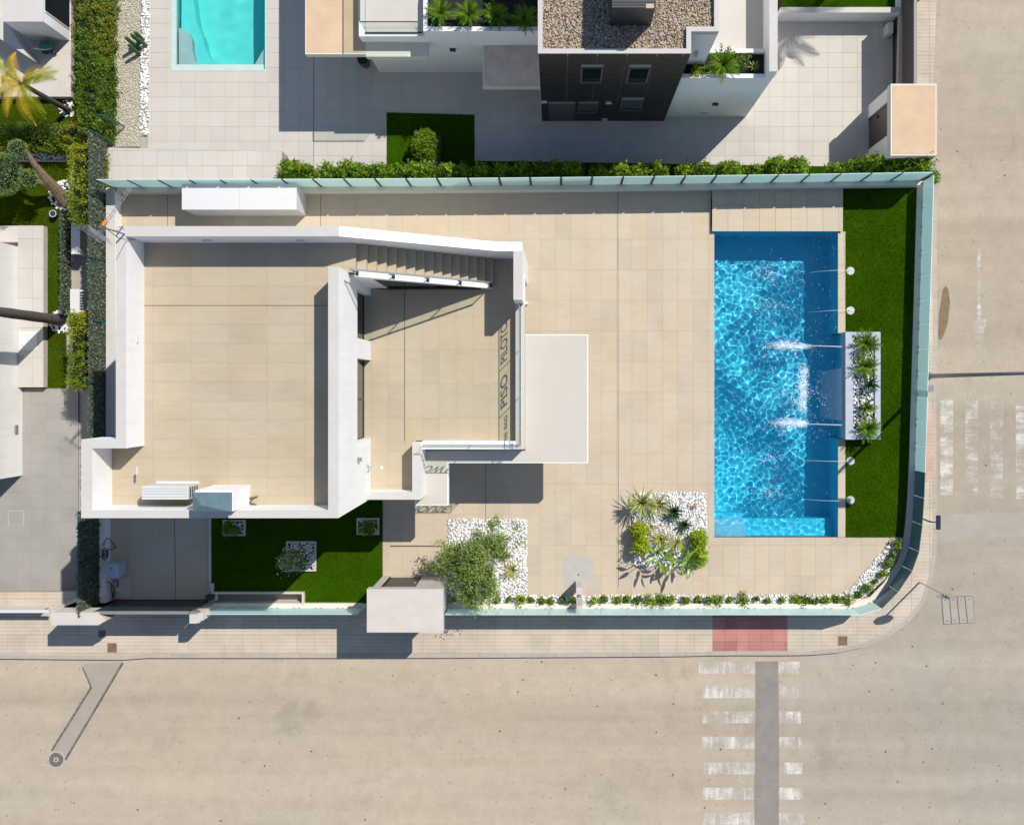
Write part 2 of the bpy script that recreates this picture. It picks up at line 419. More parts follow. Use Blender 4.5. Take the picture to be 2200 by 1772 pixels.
def pave_material(name, col, rnd):
    m, nt, b = new_mat(name)
    pos = wcoord(nt)
    wv = nt.nodes.new('ShaderNodeTexWave'); wv.bands_direction = 'Y'; wv.inputs['Scale'].default_value = 2.6
    nt.links.new(pos, wv.inputs['Vector'])
    n1 = noise(nt, 1.1, 5, .6, pos); n2 = noise(nt, 40, 3, .6, pos)
    c = ramp(nt, n1.outputs[0], [(.3, mul(col, .86)), (.68, mul(col, 1.1))]).outputs[0]
    c = mixc(nt, 1, c, ramp(nt, wv.outputs[0], [(0, (.90, .89, .88)), (.28, (1, 1, 1))]).outputs[0], 'MULTIPLY')
    c = mixc(nt, 1, c, ramp(nt, n2.outputs[0], [(.3, (.86, .86, .86)), (.6, (1, 1, 1))]).outputs[0], 'MULTIPLY')
    oi = nt.nodes.new('ShaderNodeObjectInfo')
    c = mixc(nt, 1, c, ramp(nt, oi.outputs['Random'], [(0, (1 - rnd,) * 3), (.7, (1, 1, 1))]).outputs[0], 'MULTIPLY')
    nt.links.new(c, b.inputs['Base Color']); b.inputs['Roughness'].default_value = .9
    bp = nt.nodes.new('ShaderNodeBump'); bp.inputs['Strength'].default_value = .4; bp.inputs['Distance'].default_value = .01
    nt.links.new(wv.outputs[0], bp.inputs['Height']); nt.links.new(bp.outputs[0], b.inputs['Normal'])
    return m
M['pave'] = pave_material('grooved_pavement', (.50, .425, .335), .07)
M['pavepink'] = pave_material('faded_pink_pavement', (.52, .35, .28), .15)
M['pavered'] = pave_material('red_pavement', (.46, .20, .17), .25)

def water_material(name, tint):
    m, nt, b = new_mat(name)
    nt.nodes.remove(b)
    g = nt.nodes.new('ShaderNodeBsdfGlass'); g.inputs['IOR'].default_value = 1.33
    g.inputs['Roughness'].default_value = 0; g.inputs['Color'].default_value = (*tint, 1)
    nt.links.new(g.outputs[0], nt.nodes['Material Output'].inputs[0])
    return m
M['water'] = water_material('pool_water', (.90, .985, 1.0))

# ------------------------------------------------------------------ mass geometry
def raw_mesh(name, V, faces_n, k, tint=None, smooth=False):
    """V (n*k,3): n pieces of one k-gon each, or explicit faces"""
    me = bpy.data.meshes.new(name)
    V = np.asarray(V, dtype=np.float32)
    Fc = np.asarray(faces_n, dtype=np.int32)
    me.vertices.add(len(V)); me.vertices.foreach_set('co', V.ravel())
    nf = len(Fc)
    me.loops.add(nf * k); me.loops.foreach_set('vertex_index', Fc.ravel())
    me.polygons.add(nf)
    me.polygons.foreach_set('loop_start', np.arange(0, nf * k, k, dtype=np.int32))
    try: me.polygons.foreach_set('loop_total', np.full(nf, k, dtype=np.int32))
    except Exception: pass
    if smooth: me.polygons.foreach_set('use_smooth', np.ones(nf, dtype=bool))
    if tint is not None:
        at = me.attributes.new('tint', 'FLOAT', 'POINT')
        at.data.foreach_set('value', np.asarray(tint, dtype=np.float32))
    me.update(calc_edges=True)
    me.validate()
    return me

def unit(v): return v / np.maximum(np.linalg.norm(v, axis=1, keepdims=True), 1e-6)

def leaves(name, C, size, aspect=.45, up=.3, tint=None, direction=None):
    """diamond leaves at the points C"""
    n = len(C)
    d = RNG.normal(size=(n, 3))
    if direction is not None: d = d * .55 + direction
    d[:, 2] = d[:, 2] * .6 + up * .3
    d = unit(d)
    r = unit(np.cross(d, RNG.normal(size=(n, 3))))
    s = (RNG.uniform(.6, 1.2, n) * size)[:, None]
    V = np.stack([C - d * s * .5, C + r * s * aspect * .5, C + d * s * .5, C - r * s * aspect * .5], 1).reshape(-1, 3)
    t = RNG.uniform(0, 1, n) if tint is None else np.clip(tint + RNG.normal(0, .16, n), 0, 1)
    return raw_mesh(name, V, np.arange(n * 4).reshape(n, 4), 4, np.repeat(t, 4))

ICO = None
def ico():
    global ICO
    if ICO is None:
        t = (1 + 5 ** .5) / 2
        v = np.array([(-1, t, 0), (1, t, 0), (-1, -t, 0), (1, -t, 0), (0, -1, t), (0, 1, t), (0, -1, -t), (0, 1, -t), (t, 0, -1), (t, 0, 1), (-t, 0, -1), (-t, 0, 1)], float)
        f = np.array([(0, 11, 5), (0, 5, 1), (0, 1, 7), (0, 7, 10), (0, 10, 11), (1, 5, 9), (5, 11, 4), (11, 10, 2), (10, 7, 6), (7, 1, 8), (3, 9, 4), (3, 4, 2), (3, 2, 6), (3, 6, 8), (3, 8, 9), (4, 9, 5), (2, 4, 11), (6, 2, 10), (8, 6, 7), (9, 8, 1)])
        ICO = (v / np.linalg.norm(v[0]), f)
    return ICO

def in_poly(x, y, poly):
    ins = np.zeros(len(x), bool)
    n = len(poly)
    for i in range(n):
        x0, y0 = poly[i]; x1, y1 = poly[(i + 1) % n]
        if y0 == y1: continue
        c = ((y0 > y) != (y1 > y)) & (x < (x1 - x0) * (y - y0) / (y1 - y0) + x0)
        ins ^= c
    return ins

def scatter(poly, dens):
    xs = [p[0] for p in poly]; ys = [p[1] for p in poly]
    a = (max(xs) - min(xs)) * (max(ys) - min(ys))
    n = max(4, int(a * dens))
    x = RNG.uniform(min(xs), max(xs), n); y = RNG.uniform(min(ys), max(ys), n)
    k = in_poly(x, y, poly)
    return x[k], y[k]

def stones(name, poly, z, dens, size, mat, parent=None, flat=.6):
    x, y = scatter(poly, dens)
    n = len(x)
    bv, bf = ico()
    s = RNG.uniform(.6, 1.35, n)[:, None, None] * size * .5
    st = np.stack([RNG.uniform(.7, 1.3, n), RNG.uniform(.7, 1.3, n), np.full(n, flat)], 1)[:, None, :]
    a = RNG.uniform(0, 2 * math.pi, n)
    V = bv[None] * st * (1 + RNG.normal(0, .10, (n, 12, 1)))
    X = V[..., 0] * np.cos(a)[:, None] - V[..., 1] * np.sin(a)[:, None]
    Y = V[..., 0] * np.sin(a)[:, None] + V[..., 1] * np.cos(a)[:, None]
    V = np.stack([X, Y, V[..., 2]], -1) * s
    V += np.stack([x, y, z + RNG.uniform(0, size * .35, n)], 1)[:, None, :]
    Fc = bf[None] + (np.arange(n) * 12)[:, None, None]
    me = raw_mesh(name, V.reshape(-1, 3), Fc.reshape(-1, 3), 3, np.repeat(RNG.uniform(0, 1, n), 12))
    return struct(link(name, me, mat, parent), 'stuff')

def ppoly(pts, z=0.0): return [tuple(P(x, y, z).xy) for x, y in pts]

def gravel_bed(name, pts, z, dens, size, mat, label, bedmat='pavegrout', group=None):
    poly = ppoly(pts, z)
    o = stones(name, poly, z + .012, dens, size, mat)
    tag(o, label, None, None, 'stuff')
    del_cat = o
    b = obj('gravel_base', MB().prism(poly, z - .01, z + .008), M[bedmat], o)
    return del_cat

def turf(name, pts, z, label, mat='grass', dens=2600, blade=.035):
    poly = ppoly(pts, z)
    x, y = scatter(poly, dens)
    n = len(x)
    a = RNG.uniform(0, 2 * math.pi, n); h = RNG.uniform(.5, 1.2, n) * blade; w = .011
    lean = RNG.normal(0, .6, (n, 2)) * h[:, None]
    b0 = np.stack([x + np.cos(a) * w, y + np.sin(a) * w, np.full(n, z)], 1)
    b1 = np.stack([x - np.cos(a) * w, y - np.sin(a) * w, np.full(n, z)], 1)
    t = np.stack([x + lean[:, 0], y + lean[:, 1], z + h], 1)
    V = np.stack([b0, b1, t], 1).reshape(-1, 3)
    pn = .5 + .25 * np.sin(x * 1.7 + 1) * np.sin(y * 1.3) + RNG.normal(0, .2, n) + .07 * np.sign(np.sin(y * 1.57 + .4))
    me = raw_mesh(name, V, np.arange(n * 3).reshape(n, 3), 3, np.repeat(np.clip(pn, 0, 1), 3))
    o = link(name, me, M[mat])
    tag(o, label, None, None, 'stuff')
    soil = mat_plain(name + '_base', (.03, .075, .002) if mat == 'grass' else (.045, .075, .004), .95, .22, 1.2, 70, .2, spec=0)
    obj('turf_base', MB().prism(poly, z - .03, z + .004), soil, o)
    return o

def clump_points(centers, per, spread, outward=None):
    k = len(centers)
    C = np.repeat(centers, per, axis=0) + RNG.normal(0, 1, (k * per, 3)) * spread
    return C

# ------------------------------------------------------------------ tiles
def clip_rect(poly, x0, x1, y0, y1):
    def cut(ps, inside, inter):
        out = []
        for i in range(len(ps)):
            a, b = ps[i], ps[(i + 1) % len(ps)]
            if inside(a):
                out.append(a)
                if not inside(b): out.append(inter(a, b))
            elif inside(b): out.append(inter(a, b))
        return out
    def ix(v): return lambda a, b: (v, a[1] + (b[1] - a[1]) * (v - a[0]) / (b[0] - a[0]))
    def iy(v): return lambda a, b: (a[0] + (b[0] - a[0]) * (v - a[1]) / (b[1] - a[1]), v)
    ps = cut(poly, lambda p: p[0] >= x0, ix(x0))
    if ps: ps = cut(ps, lambda p: p[0] <= x1, ix(x1))
    if ps: ps = cut(ps, lambda p: p[1] >= y0, iy(y0))
    if ps: ps = cut(ps, lambda p: p[1] <= y1, iy(y1))
    q = []
    for p in ps:
        if not q or (abs(p[0] - q[-1][0]) > 1e-5 or abs(p[1] - q[-1][1]) > 1e-5): q.append(p)
    if len(q) > 1 and abs(q[0][0] - q[-1][0]) < 1e-5 and abs(q[0][1] - q[-1][1]) < 1e-5: q.pop()
    return q

def area(p): return .5 * sum(p[i][0] * p[(i + 1) % len(p)][1] - p[(i + 1) % len(p)][0] * p[i][1] for i in range(len(p)))

TILE_CACHE = {}
def tiles(name, parent, poly, z, tw, th, ox, oy, mat, gap=.004, thick=.02, hidden=(), limit=290):
    """lay tiles tw x th on the polygon; whole ones share a mesh; past the limit the smallest are joined"""
    xs = [p[0] for p in poly]; ys = [p[1] for p in poly]
    i0, i1 = math.floor((min(xs) - ox) / tw), math.ceil((max(xs) - ox) / tw)
    j0, j1 = math.floor((min(ys) - oy) / th), math.ceil((max(ys) - oy) / th)
    g = gap / 2
    out = []
    for j in range(j0, j1):
        for i in range(i0, i1):
            x0, x1, y0, y1 = ox + i * tw + g, ox + (i + 1) * tw - g, oy + j * th + g, oy + (j + 1) * th - g
            if any(x0 >= h[0] and x1 <= h[1] and y0 >= h[2] and y1 <= h[3] for h in hidden): continue
            q = clip_rect(poly, x0, x1, y0, y1)
            if len(q) < 3: continue
            a = abs(area(q))
            if a < .004: continue
            out.append((a, x0, x1, y0, y1, q))
    out.sort(key=lambda t: -t[0])
    rest = MB()
    for k, (a, x0, x1, y0, y1, q) in enumerate(out):
        dz = random.uniform(0, .0015)
        if k >= limit:
            rest.prism(q, z - thick + dz, z + dz); continue
        if a > (x1 - x0) * (y1 - y0) * .999:
            key = (tw, th, gap, thick, mat.name)
            if key not in TILE_CACHE:
                me = MB().box(-(tw / 2 - g), tw / 2 - g, -(th / 2 - g), th / 2 - g, -thick, 0).mesh(name)
                me.materials.append(mat); TILE_CACHE[key] = me
            link(name, TILE_CACHE[key], None, parent, ((x0 + x1) / 2, (y0 + y1) / 2, z + dz))
        else:
            link(name, MB().prism(q, z - thick + dz, z + dz).mesh(name), mat, parent)
    if rest.v: struct(link(name + '_remainder', rest.mesh(name), mat, parent), 'stuff')


# ================================================================== SETTING: street
ZR, ZP = -0.60, -0.48                               # road and pavement heights; the garden is at 0
BIG = 260.0
road = struct(obj('road', MB().prism([(-BIG, -BIG), (BIG, -BIG), (BIG, BIG), (11.6, BIG), (11.6, -7.0), (-BIG, -7.0)], ZR - .3, ZR), M['road']))
ground = struct(obj('ground', MB().prism([(-BIG, -7.0), (-14.7, -7.0), (-14.7, 6.1), (-15.2, 6.1), (-15.2, 13.9), (-BIG, 13.9)], -1.8, -1.36)
                    .prism([(-BIG, 13.9), (-13.2, 13.9), (-13.2, 18.2), (-9.8, 18.2), (-9.8, 13.9), (11.4, 13.9), (11.4, BIG), (-BIG, BIG)], -1.6, -1.33)
                    .prism([(-15.2, 10.7), (-15.2, 6.1), (12.4, 6.9), (12.4, 13.9), (-9.8, 13.9), (-9.8, 10.7)], -1.6, -1.33)
                    .prism([(-15.2, 10.7), (-13.2, 10.7), (-13.2, 13.9), (-15.2, 13.9)], -1.6, -1.33), M['pavegrout']))

KERB = [(-400, 1414), (0, 1414.5), (262, 1417), (300, 1413), (700, 1413), (1000, 1412.5), (1450, 1409.6), (1560, 1407), (1673, 1407.5), (1763, 1406), (1829, 1398.5), (1888.6, 1379), (1944, 1346),
        (1982.5, 1304.5), (2003.4, 1245.3), (2012, 1189.6), (2014, 1127), (2012, 998), (2011, 853), (2014, 729), (2013, 480), (2016, 167), (2019, 83), (2022, 0), (2028, -260)]
kerb_line = [P(x, y, ZP).xy for x, y in KERB]

def resample(line, step):
    out = [line[0].copy()]
    left = step
    for a, b in zip(line[:-1], line[1:]):
        d = (b - a).length; t = 0
        while d - t >= left:
            t += left; out.append(a.lerp(b, t / d)); left = step
        left -= d - t
    out.append(line[-1].copy())
    return out

def normals(line, closed=False):
    ns = []
    for i in range(len(line)):
        d = (line[min(i + 1, len(line) - 1)] - line[max(i - 1, 0)]).normalized()
        ns.append(Vector((-d.y, d.x)))              # to the left of travel: away from the road
    return ns

kl = resample(kerb_line, .85)
kn = normals(kl)
inner = [p + n * .14 for p, n in zip(kl, kn)]
pave_poly = [tuple(p) for p in inner] + [tuple(P(1940, -260, ZP).xy), tuple(P(1925, 380, ZP).xy), tuple(P(1925, 1040, ZP).xy), tuple(P(1895, 1180, ZP).xy), tuple(P(1800, 1270, ZP).xy), tuple(P(-400, 1272, ZP).xy)]
pavement = struct(obj('pavement', MB().prism(pave_poly, ZR - .1, ZP - .008), M['pavegrout']))
for i in range(len(kl) - 1):
    a, b, c, d = kl[i], kl[i + 1], inner[i + 1], inner[i]
    t = .003
    u = (b - a).normalized() * t
    obj('kerb_stone', MB().prism([tuple(a + u), tuple(b - u), tuple(c - u), tuple(d + u)], ZR - .1, ZP + .004), M['kerb'], pavement)
# paving slabs, red at the two crossings
vis = [p for p in pave_poly]
red_s = [tuple(P(x, y, ZP).xy) for x, y in ((1531, 1300), (1692, 1300), (1692, 1403), (1531, 1403))]
tiles('paving_slab', pavement, clip_rect(pave_poly, -18.6, 18.0, -10, 13.3), ZP, .6, .6, PX(1531, ZP), PY(1403, ZP) , M['pave'], .006, .03,
      hidden=[(red_s[0][0] - .02, red_s[1][0] + .02, red_s[2][1] - .02, red_s[0][1] + .3)], limit=280)
tiles('red_slab', pavement, red_s, ZP + .002, .4, .4, red_s[0][0], red_s[2][1], M['pavered'], .006, .03)
red_e = [tuple(P(x, y, ZP).xy) for x, y in ((1965, 880), (2004, 880), (2004, 1035), (1965, 1035))]
tiles('red_slab', pavement, red_e, ZP + .005, .4, .4, red_e[0][0], red_e[2][1], M['pavepink'], .006, .008)

def flat(name, pts, mat, parent, z, pixels=True):
    poly = ppoly(pts, z) if pixels else pts
    return obj(name, MB().prism(poly, z - .003, z), M[mat], parent)

Z1, Z2 = ZR + .004, ZR + .008
flat('asphalt_patch', [(1623, 1420), (1672, 1420), (1674, 1600), (1673, 1900), (1623, 1900), (1621, 1700), (1624, 1540)], 'patch', road, Z2)
flat('asphalt_patch', [(2016, 1104), (2100, 1104), (2300, 1096), (2300, 1150), (2100, 1158), (2018, 1164)], 'patchpale', road, Z1)
for k, y in enumerate((1421, 1473.5, 1527.5, 1582, 1637, 1691.5, 1745)):
    x0 = 1503 + (k > 0) * 9 + random.uniform(-4, 4)
    flat('crossing_stripe', [(x0, y), (1623, y), (1623, y + 25.5), (x0, y + 25.5)], 'paint_s', road, Z1)
    flat('crossing_stripe', [(1672, y), (1718 + k * 1.4, y), (1718 + k * 1.4, y + 25.5), (1672, y + 25.5)], 'paint_s', road, Z1)
for k, (x0, x1, y0, y1) in enumerate(((2020, 2047.5, 857, 1063), (2074, 2101, 860, 1063), (2127.5, 2155, 862, 1071), (2182, 2209, 867, 1072), (2236, 2263, 870, 1072))):
    flat('crossing_stripe', [(x0, y0), (x1, y0), (x1, y1), (x0, y1)], 'paint_e' if k == 0 else 'paint_faint', road, Z1)
flat('road_arrow', [(2099, 529), (2107, 529), (2107, 686), (2120, 686), (2102, 788), (2087, 686), (2099, 686)], 'paint_faint', road, Z1)
flat('damp_stain', [(2031, 614), (2037, 620), (2040, 640), (2041, 648), (2037, 690), (2031, 712), (2023, 729), (2017, 730), (2016, 720), (2017, 680), (2021, 650), (2026, 622)], 'stain', road, Z1)
flat('asphalt_patch', [(262, 1422), (178, 1425), (196, 1477), (110, 1612), (140, 1632)], 'patchsand', road, Z1)
for a, b, w in (((264, 1423), (140, 1632), 5), ((196, 1476), (111, 1612), 5), ((177, 1432), (196, 1476), 3.5)):
    d = Vector((b[0] - a[0], b[1] - a[1])).normalized() * w / 2
    flat('tar_seam', [(a[0] - d.y, a[1] + d.x), (a[0] + d.y, a[1] - d.x), (b[0] + d.y, b[1] - d.x), (b[0] - d.y, b[1] + d.x)], 'tar', road, Z2)

mh = thing('manhole_cover', 'round worn manhole cover at the end of the tarred trench', 'manhole')
c = P(121, 1631, ZR)
ring = lambda r, n=28, cx=c.x, cy=c.y: [(cx + r * math.cos(2 * math.pi * k / n), cy + r * math.sin(2 * math.pi * k / n)) for k in range(n)]
obj('collar', MB().prism(ring(.30), ZR, ZR + .010), M['kerb'], mh)
obj('cover', MB().prism(ring(.235), ZR, ZR + .016), M['tar'], mh)
obj('boss', MB().prism(ring(.085), ZR, ZR + .022), M['kerb'], mh)
obj('keyhole', MB().prism(ring(.035), ZR, ZR + .026), M['tar'], mh)

dg = thing('utility_hatch', 'pale concrete four-panel utility hatch set in the asphalt at the corner', 'hatch')
hx = [(2022, 1281), (2089, 1280), (2095, 1337), (2027, 1341)]
obj('frame', MB().prism(ppoly(hx, ZR), ZR, ZR + .010), M['tar'], dg)
for k in range(4):
    a, b = k / 4 + .012, (k + 1) / 4 - .012
    L = lambda p, q, t: (p[0] + (q[0] - p[0]) * t, p[1] + (q[1] - p[1]) * t)
    q = [L(hx[0], hx[1], a), L(hx[0], hx[1], b), L(hx[3], hx[2], b), L(hx[3], hx[2], a)]
    cx, cy = sum(p[0] for p in q) / 4, sum(p[1] for p in q) / 4
    q = [(cx + (p[0] - cx) * .97, cy + (p[1] - cy) * .96) for p in q]
    pl = obj('panel', MB().prism(ppoly(q, ZR), ZR, ZR + .018), M['patchpale'], dg)
    for yy in (.12, .88):
        m = L(L(hx[0], hx[1], (a + b) / 2), L(hx[3], hx[2], (a + b) / 2), yy)
        obj('lifting_eye', MB().prism(ppoly([(m[0] - 2.2, m[1] - .8), (m[0] + 2.2, m[1] - .8), (m[0] + 2.2, m[1] + .8), (m[0] - 2.2, m[1] + .8)], ZR), ZR, ZR + .021), M['tar'], pl)

def cover(px, py, w, label, mat='rust'):
    t = thing('utility_cover', label, 'cover')
    c = P(px, py, ZP)
    bx('frame', M['kerb'], t, c.x - w - .02, c.x + w + .02, c.y - w - .02, c.y + w + .02, ZP, ZP + .006)
    bx('lid', M[mat], t, c.x - w, c.x + w, c.y - w, c.y + w, ZP, ZP + .010)
cover(241, 1391, .15, 'square rust brown utility cover lying in the sun by the driveway kerb')
cover(219.5, 1361, .11, 'small dark utility cover on the pavement below the white gate pillar')
cover(1810.5, 1376, .15, 'square brown utility cover on the pavement bend by the crossing')
cover(1999, 834, .11, 'small grey pavement cover at the foot of the lamp post', 'grey')

# street furniture
lamp = thing('street_lamp', 'tall grey street lamp post on the pavement beside the east fence', 'street lamp')
b = P(1996, 808, ZP)
obj('base_plate', MB().prism(ring(.14, 16, b.x, b.y), ZP, ZP + .03), M['grey'], lamp)
obj('pole', MB().tube([(b.x, b.y, ZP), (b.x, b.y, 3), (b.x, b.y, 6.9)], [.075, .06, .045], 14), M['grey'], lamp, True)
obj('arm', MB().tube([(b.x, b.y, 6.85), (b.x + .3, b.y - .1, 7.0), (b.x + .85, b.y - .3, 7.02)], .03, 8), M['grey'], lamp, True)
obj('lamp_head', MB().box(b.x + .55, b.x + 1.05, b.y - .46, b.y - .2, 6.95, 7.05), M['grey'], lamp)

ss = thing('stop_sign', 'octagonal road sign on a thin grey post at the pavement corner', 'road sign')
b = P(1975.6, 1250.5, ZP)
obj('post', MB().tube([(b.x, b.y, ZP), (b.x + .02, b.y + .02, 2.1)], .028, 10), M['steel'], ss)
oc = [(.3 * math.cos(R(22.5 + 45 * k)), .3 * math.sin(R(22.5 + 45 * k))) for k in range(8)]
me = MB()
me.add([(b.x + .02 + x, b.y - .03, 1.75 + y) for x, y in oc] + [(b.x + .02 + x, b.y - .012, 1.75 + y) for x, y in oc],
       [tuple(range(8)), tuple(range(8, 16))[::-1]] + [(i, 8 + i, 8 + (i + 1) % 8, (i + 1) % 8) for i in range(8)])
pl = obj('sign_plate', me, M['steel'], ss)
bx('bracket', M['grey'], ss, b.x - .05, b.x + .09, b.y - .012, b.y + .04, 1.72, 1.78)

bs = thing('street_sign', 'small dark blue sign plate on a short post by the curved glass fence', 'road sign')
bx('post', M['bluepaint'], bs, 12.06, 12.10, PY(1121, .4) - .02, PY(1121, .4) + .02, ZP, .45)
bx('bracket', M['bluepaint'], bs, 12.06, 12.32, PY(1121, .4) - .015, PY(1121, .4) + .015, .40, .45)
bx('sign_plate', M['bluepaint'], bs, 12.25, 12.37, PY(1121, .4) - .24, PY(1121, .4) + .21, .36, .46)

# ================================================================== GARDEN FLOOR
main = ppoly([(240, 404), (1527.5, 404), (1527.5, 499), (1534.6, 499), (1534.6, 1153.8), (1944, 1153.8), (1935, 1185), (1900, 1245), (1840, 1298), (822, 1298), (822, 1040), (890, 1040), (890, 940), (1050, 940), (1050, 562), (240, 562)])
terrace = struct(obj('terrace', MB().prism(main, -.25, -.005), M['grout']))
tiles('tile', terrace, main, 0.0, .5, 1.0, PX(1127.7), PY(514), M['tile'])
side_path = struct(obj('side_path', MB().box(-14.75, -11.0, -3.25, 6.2, -.5, -.012), M['concrete']))
drive = ppoly([(206, 1042), (451, 1042), (451, 1278), (462, 1278), (462, 1300), (206, 1300)])
driveway = struct(obj('driveway', MB().prism(drive, -.25, -.005), M['grout']))
tiles('tile', driveway, drive, 0.0, .5, 1.0, PX(374.7), PY(1173), M['tile'])
def line(name, parent, x0, y0, x1, y1, z, w=.014, mat='joint'):
    a, b = P(x0, y0, z), P(x1, y1, z)
    d = (b - a).normalized(); n = Vector((-d.y, d.x, 0)) * w / 2
    return obj(name, MB().prism([tuple((a + n).xy), tuple((a - n).xy), tuple((b - n).xy), tuple((b + n).xy)], z - .002, z + .0035), M[mat], parent)
line('expansion_joint', terrace, 1327.5, 405, 1328.5, 1262, 0)
line('expansion_joint', terrace, 689, 405, 689, 502, 0)
line('expansion_joint', terrace, 360, 405, 360, 502, 0)
line('expansion_joint', terrace, 1043.5, 980, 1043.5, 1114, 0)
line('expansion_joint', terrace, 838, 1173, 968, 1173, 0, .035)
line('expansion_joint', driveway, 374.7, 1086, 378, 1298, 0)

turf('east_lawn', [(1812, 396), (1972, 394), (1967, 700), (1961, 900), (1955, 1000), (1939, 1153.8), (1816, 1153.8), (1816, 944), (1816, 713), (1812, 498)], .02, 'strip of artificial turf between the pool and the east glass fence')
turf('south_lawn', [(452, 1042), (822, 1042), (822, 1297), (655, 1297), (655, 1272), (452, 1272)], .02, 'artificial turf with three small planters south of the white villa')

# raised pump-room platform north of the pool
plat = thing('pool_platform', 'low tiled platform across the north end of the pool', 'platform')
pp = [(PX(1530, .14), PY(400, .14)), (PX(1811, .14), PY(400, .14)), (PX(1811, .14), PY(497, .14)), (PX(1530, .14), PY(497, .14))]
obj('plinth', MB().prism([(pp[0][0] + .04, pp[0][1]), pp[1], (pp[2][0], pp[2][1] + .04), (pp[3][0] + .04, pp[3][1] + .04)], -.2, .12), M['grout'], plat)
tiles('tile', plat, [(pp[0][0], pp[0][1]), (pp[1][0], pp[1][1]), (pp[2][0], pp[2][1]), (pp[3][0], pp[3][1])], .14, .515, .94, pp[0][0], PY(441, .14) - .94, M['tile'], .007, .025)

# ------------------------------------------------------------------ the pool
WL = -.07
px0, px1, py0, py1 = PX(1534.6), PX(1799.5), PY(1153.8), PY(498)
nx0, nx1, ny0, ny1 = px1, PX(1816), PY(943.5), PY(715)
pool = thing('swimming_pool', 'long rectangular swimming pool lined with blue mosaic, steps at its south end', 'pool')
D = -1.55
recv = []
recv.append(obj('floor', MB().box(px0 - .2, nx1 + .2, py0 - .2, py1 + .2, D - .2, D), M['pool'], pool))
recv.append(bx('wall', M['pool'], pool, px0 - .2, px0, py0 - .2, py1 + .2, D, -.021))
recv.append(bx('wall', M['pool'], pool, px0, nx1, py1, py1 + .2, D, -.0215))
recv.append(bx('wall', M['pool'], pool, px0, nx1, py0 - .2, py0, D, -.0215))
recv.append(bx('wall', M['pool'], pool, px1, px1 + .2, ny1, py1, D, -.023))
recv.append(bx('wall', M['pool'], pool, px1, px1 + .2, py0, ny0, D, -.023))
recv.append(bx('wall', M['pool'], pool, nx1, nx1 + .2, ny0, ny1, D, -.0235))
recv.append(bx('bench', M['pool'], pool, px0, px1, py0, PY(1117), D, -.62))
recv.append(bx('step', M['poolstep'], pool, px0, PX(1603), py0, PY(1117) + .02, -.62, -.36))
recv.append(bx('step', M['poolstep'], pool, px0, PX(1604), py0, PY(1129), -.36, -.17))
recv.append(bx('step', M['pool'], pool, px0, PX(1600), PY(1117) + .02, PY(1105), D, -.62))
for o in recv: o.cycles.is_caustics_receiver = True
for a, b2 in ((498, 716), (944, 1153.8)):
    y1_, y0_ = PY(a), PY(b2)
    n = max(1, round((y1_ - y0_) / 1.0))
    for k in range(n):
        bx('coping_slab', M['tile'], pool, px1 + .006, PX(1815.6), y0_ + (y1_ - y0_) * k / n + .003, y0_ + (y1_ - y0_) * (k + 1) / n - .003, -.02, .035)
def water_grid(x0, x1, y0, y1, step, amp, seed, lam=(.2, .75)):
    nx, ny = max(2, int((x1 - x0) / step)), max(2, int((y1 - y0) / step))
    X, Y = np.meshgrid(np.linspace(x0, x1, nx), np.linspace(y0, y1, ny))
    rg = np.random.default_rng(seed); Z = np.zeros_like(X)
    for i in range(70):
        l = rg.uniform(*lam); k = 2 * math.pi / l; a = rg.uniform(0, 2 * math.pi)
        Z += amp * l / .4 * np.sin(k * (X * math.cos(a) + Y * math.sin(a)) + rg.uniform(0, 6.28))
    env = .95 + .40 * np.sin(X * 1.3 + 1.1 * np.sin(Y * .9)) * np.sin(Y * 1.05 + 1.4) + .15 * np.sin(X * 3.1 + Y * 2.2)
    return X, Y, Z * env, nx, ny
X, Y, Z, gx, gy = water_grid(px0, nx1, py0, py1, .022, .00068, 3, (.10, .34))
# the jets churn the middle and the eastern side
for jx, jy, ja in ((1742, 582, .010), (1742, 667, .008), (1700, 745, .022), (1730, 850, .020), (1712, 907, .022), (1672, 990, .010), (1665, 1066, .010)):
    j = P(jx, jy)
    r = np.hypot(X - j.x, Y - j.y)
    Z += ja * .10 * np.exp(-(r / 1.0) ** 2) * np.sin(r * 30 + 1.5 * np.sin(3 * np.arctan2(Y - j.y, X - j.x)))
V = np.stack([X, Y, Z + WL], -1).reshape(-1, 3)
idx = np.arange(gx * gy).reshape(gy, gx)
Q = np.stack([idx[:-1, :-1], idx[:-1, 1:], idx[1:, 1:], idx[1:, :-1]], -1).reshape(-1, 4)
cx = V[Q, 0].mean(1); cy = V[Q, 1].mean(1)
Q = Q[(cx < px1) | ((cy > ny0) & (cy < ny1))]
water = link('pool_water', raw_mesh('pool_water', V, Q, 4, None, True), M['water'])
struct(water)
water.cycles.is_caustics_caster = True

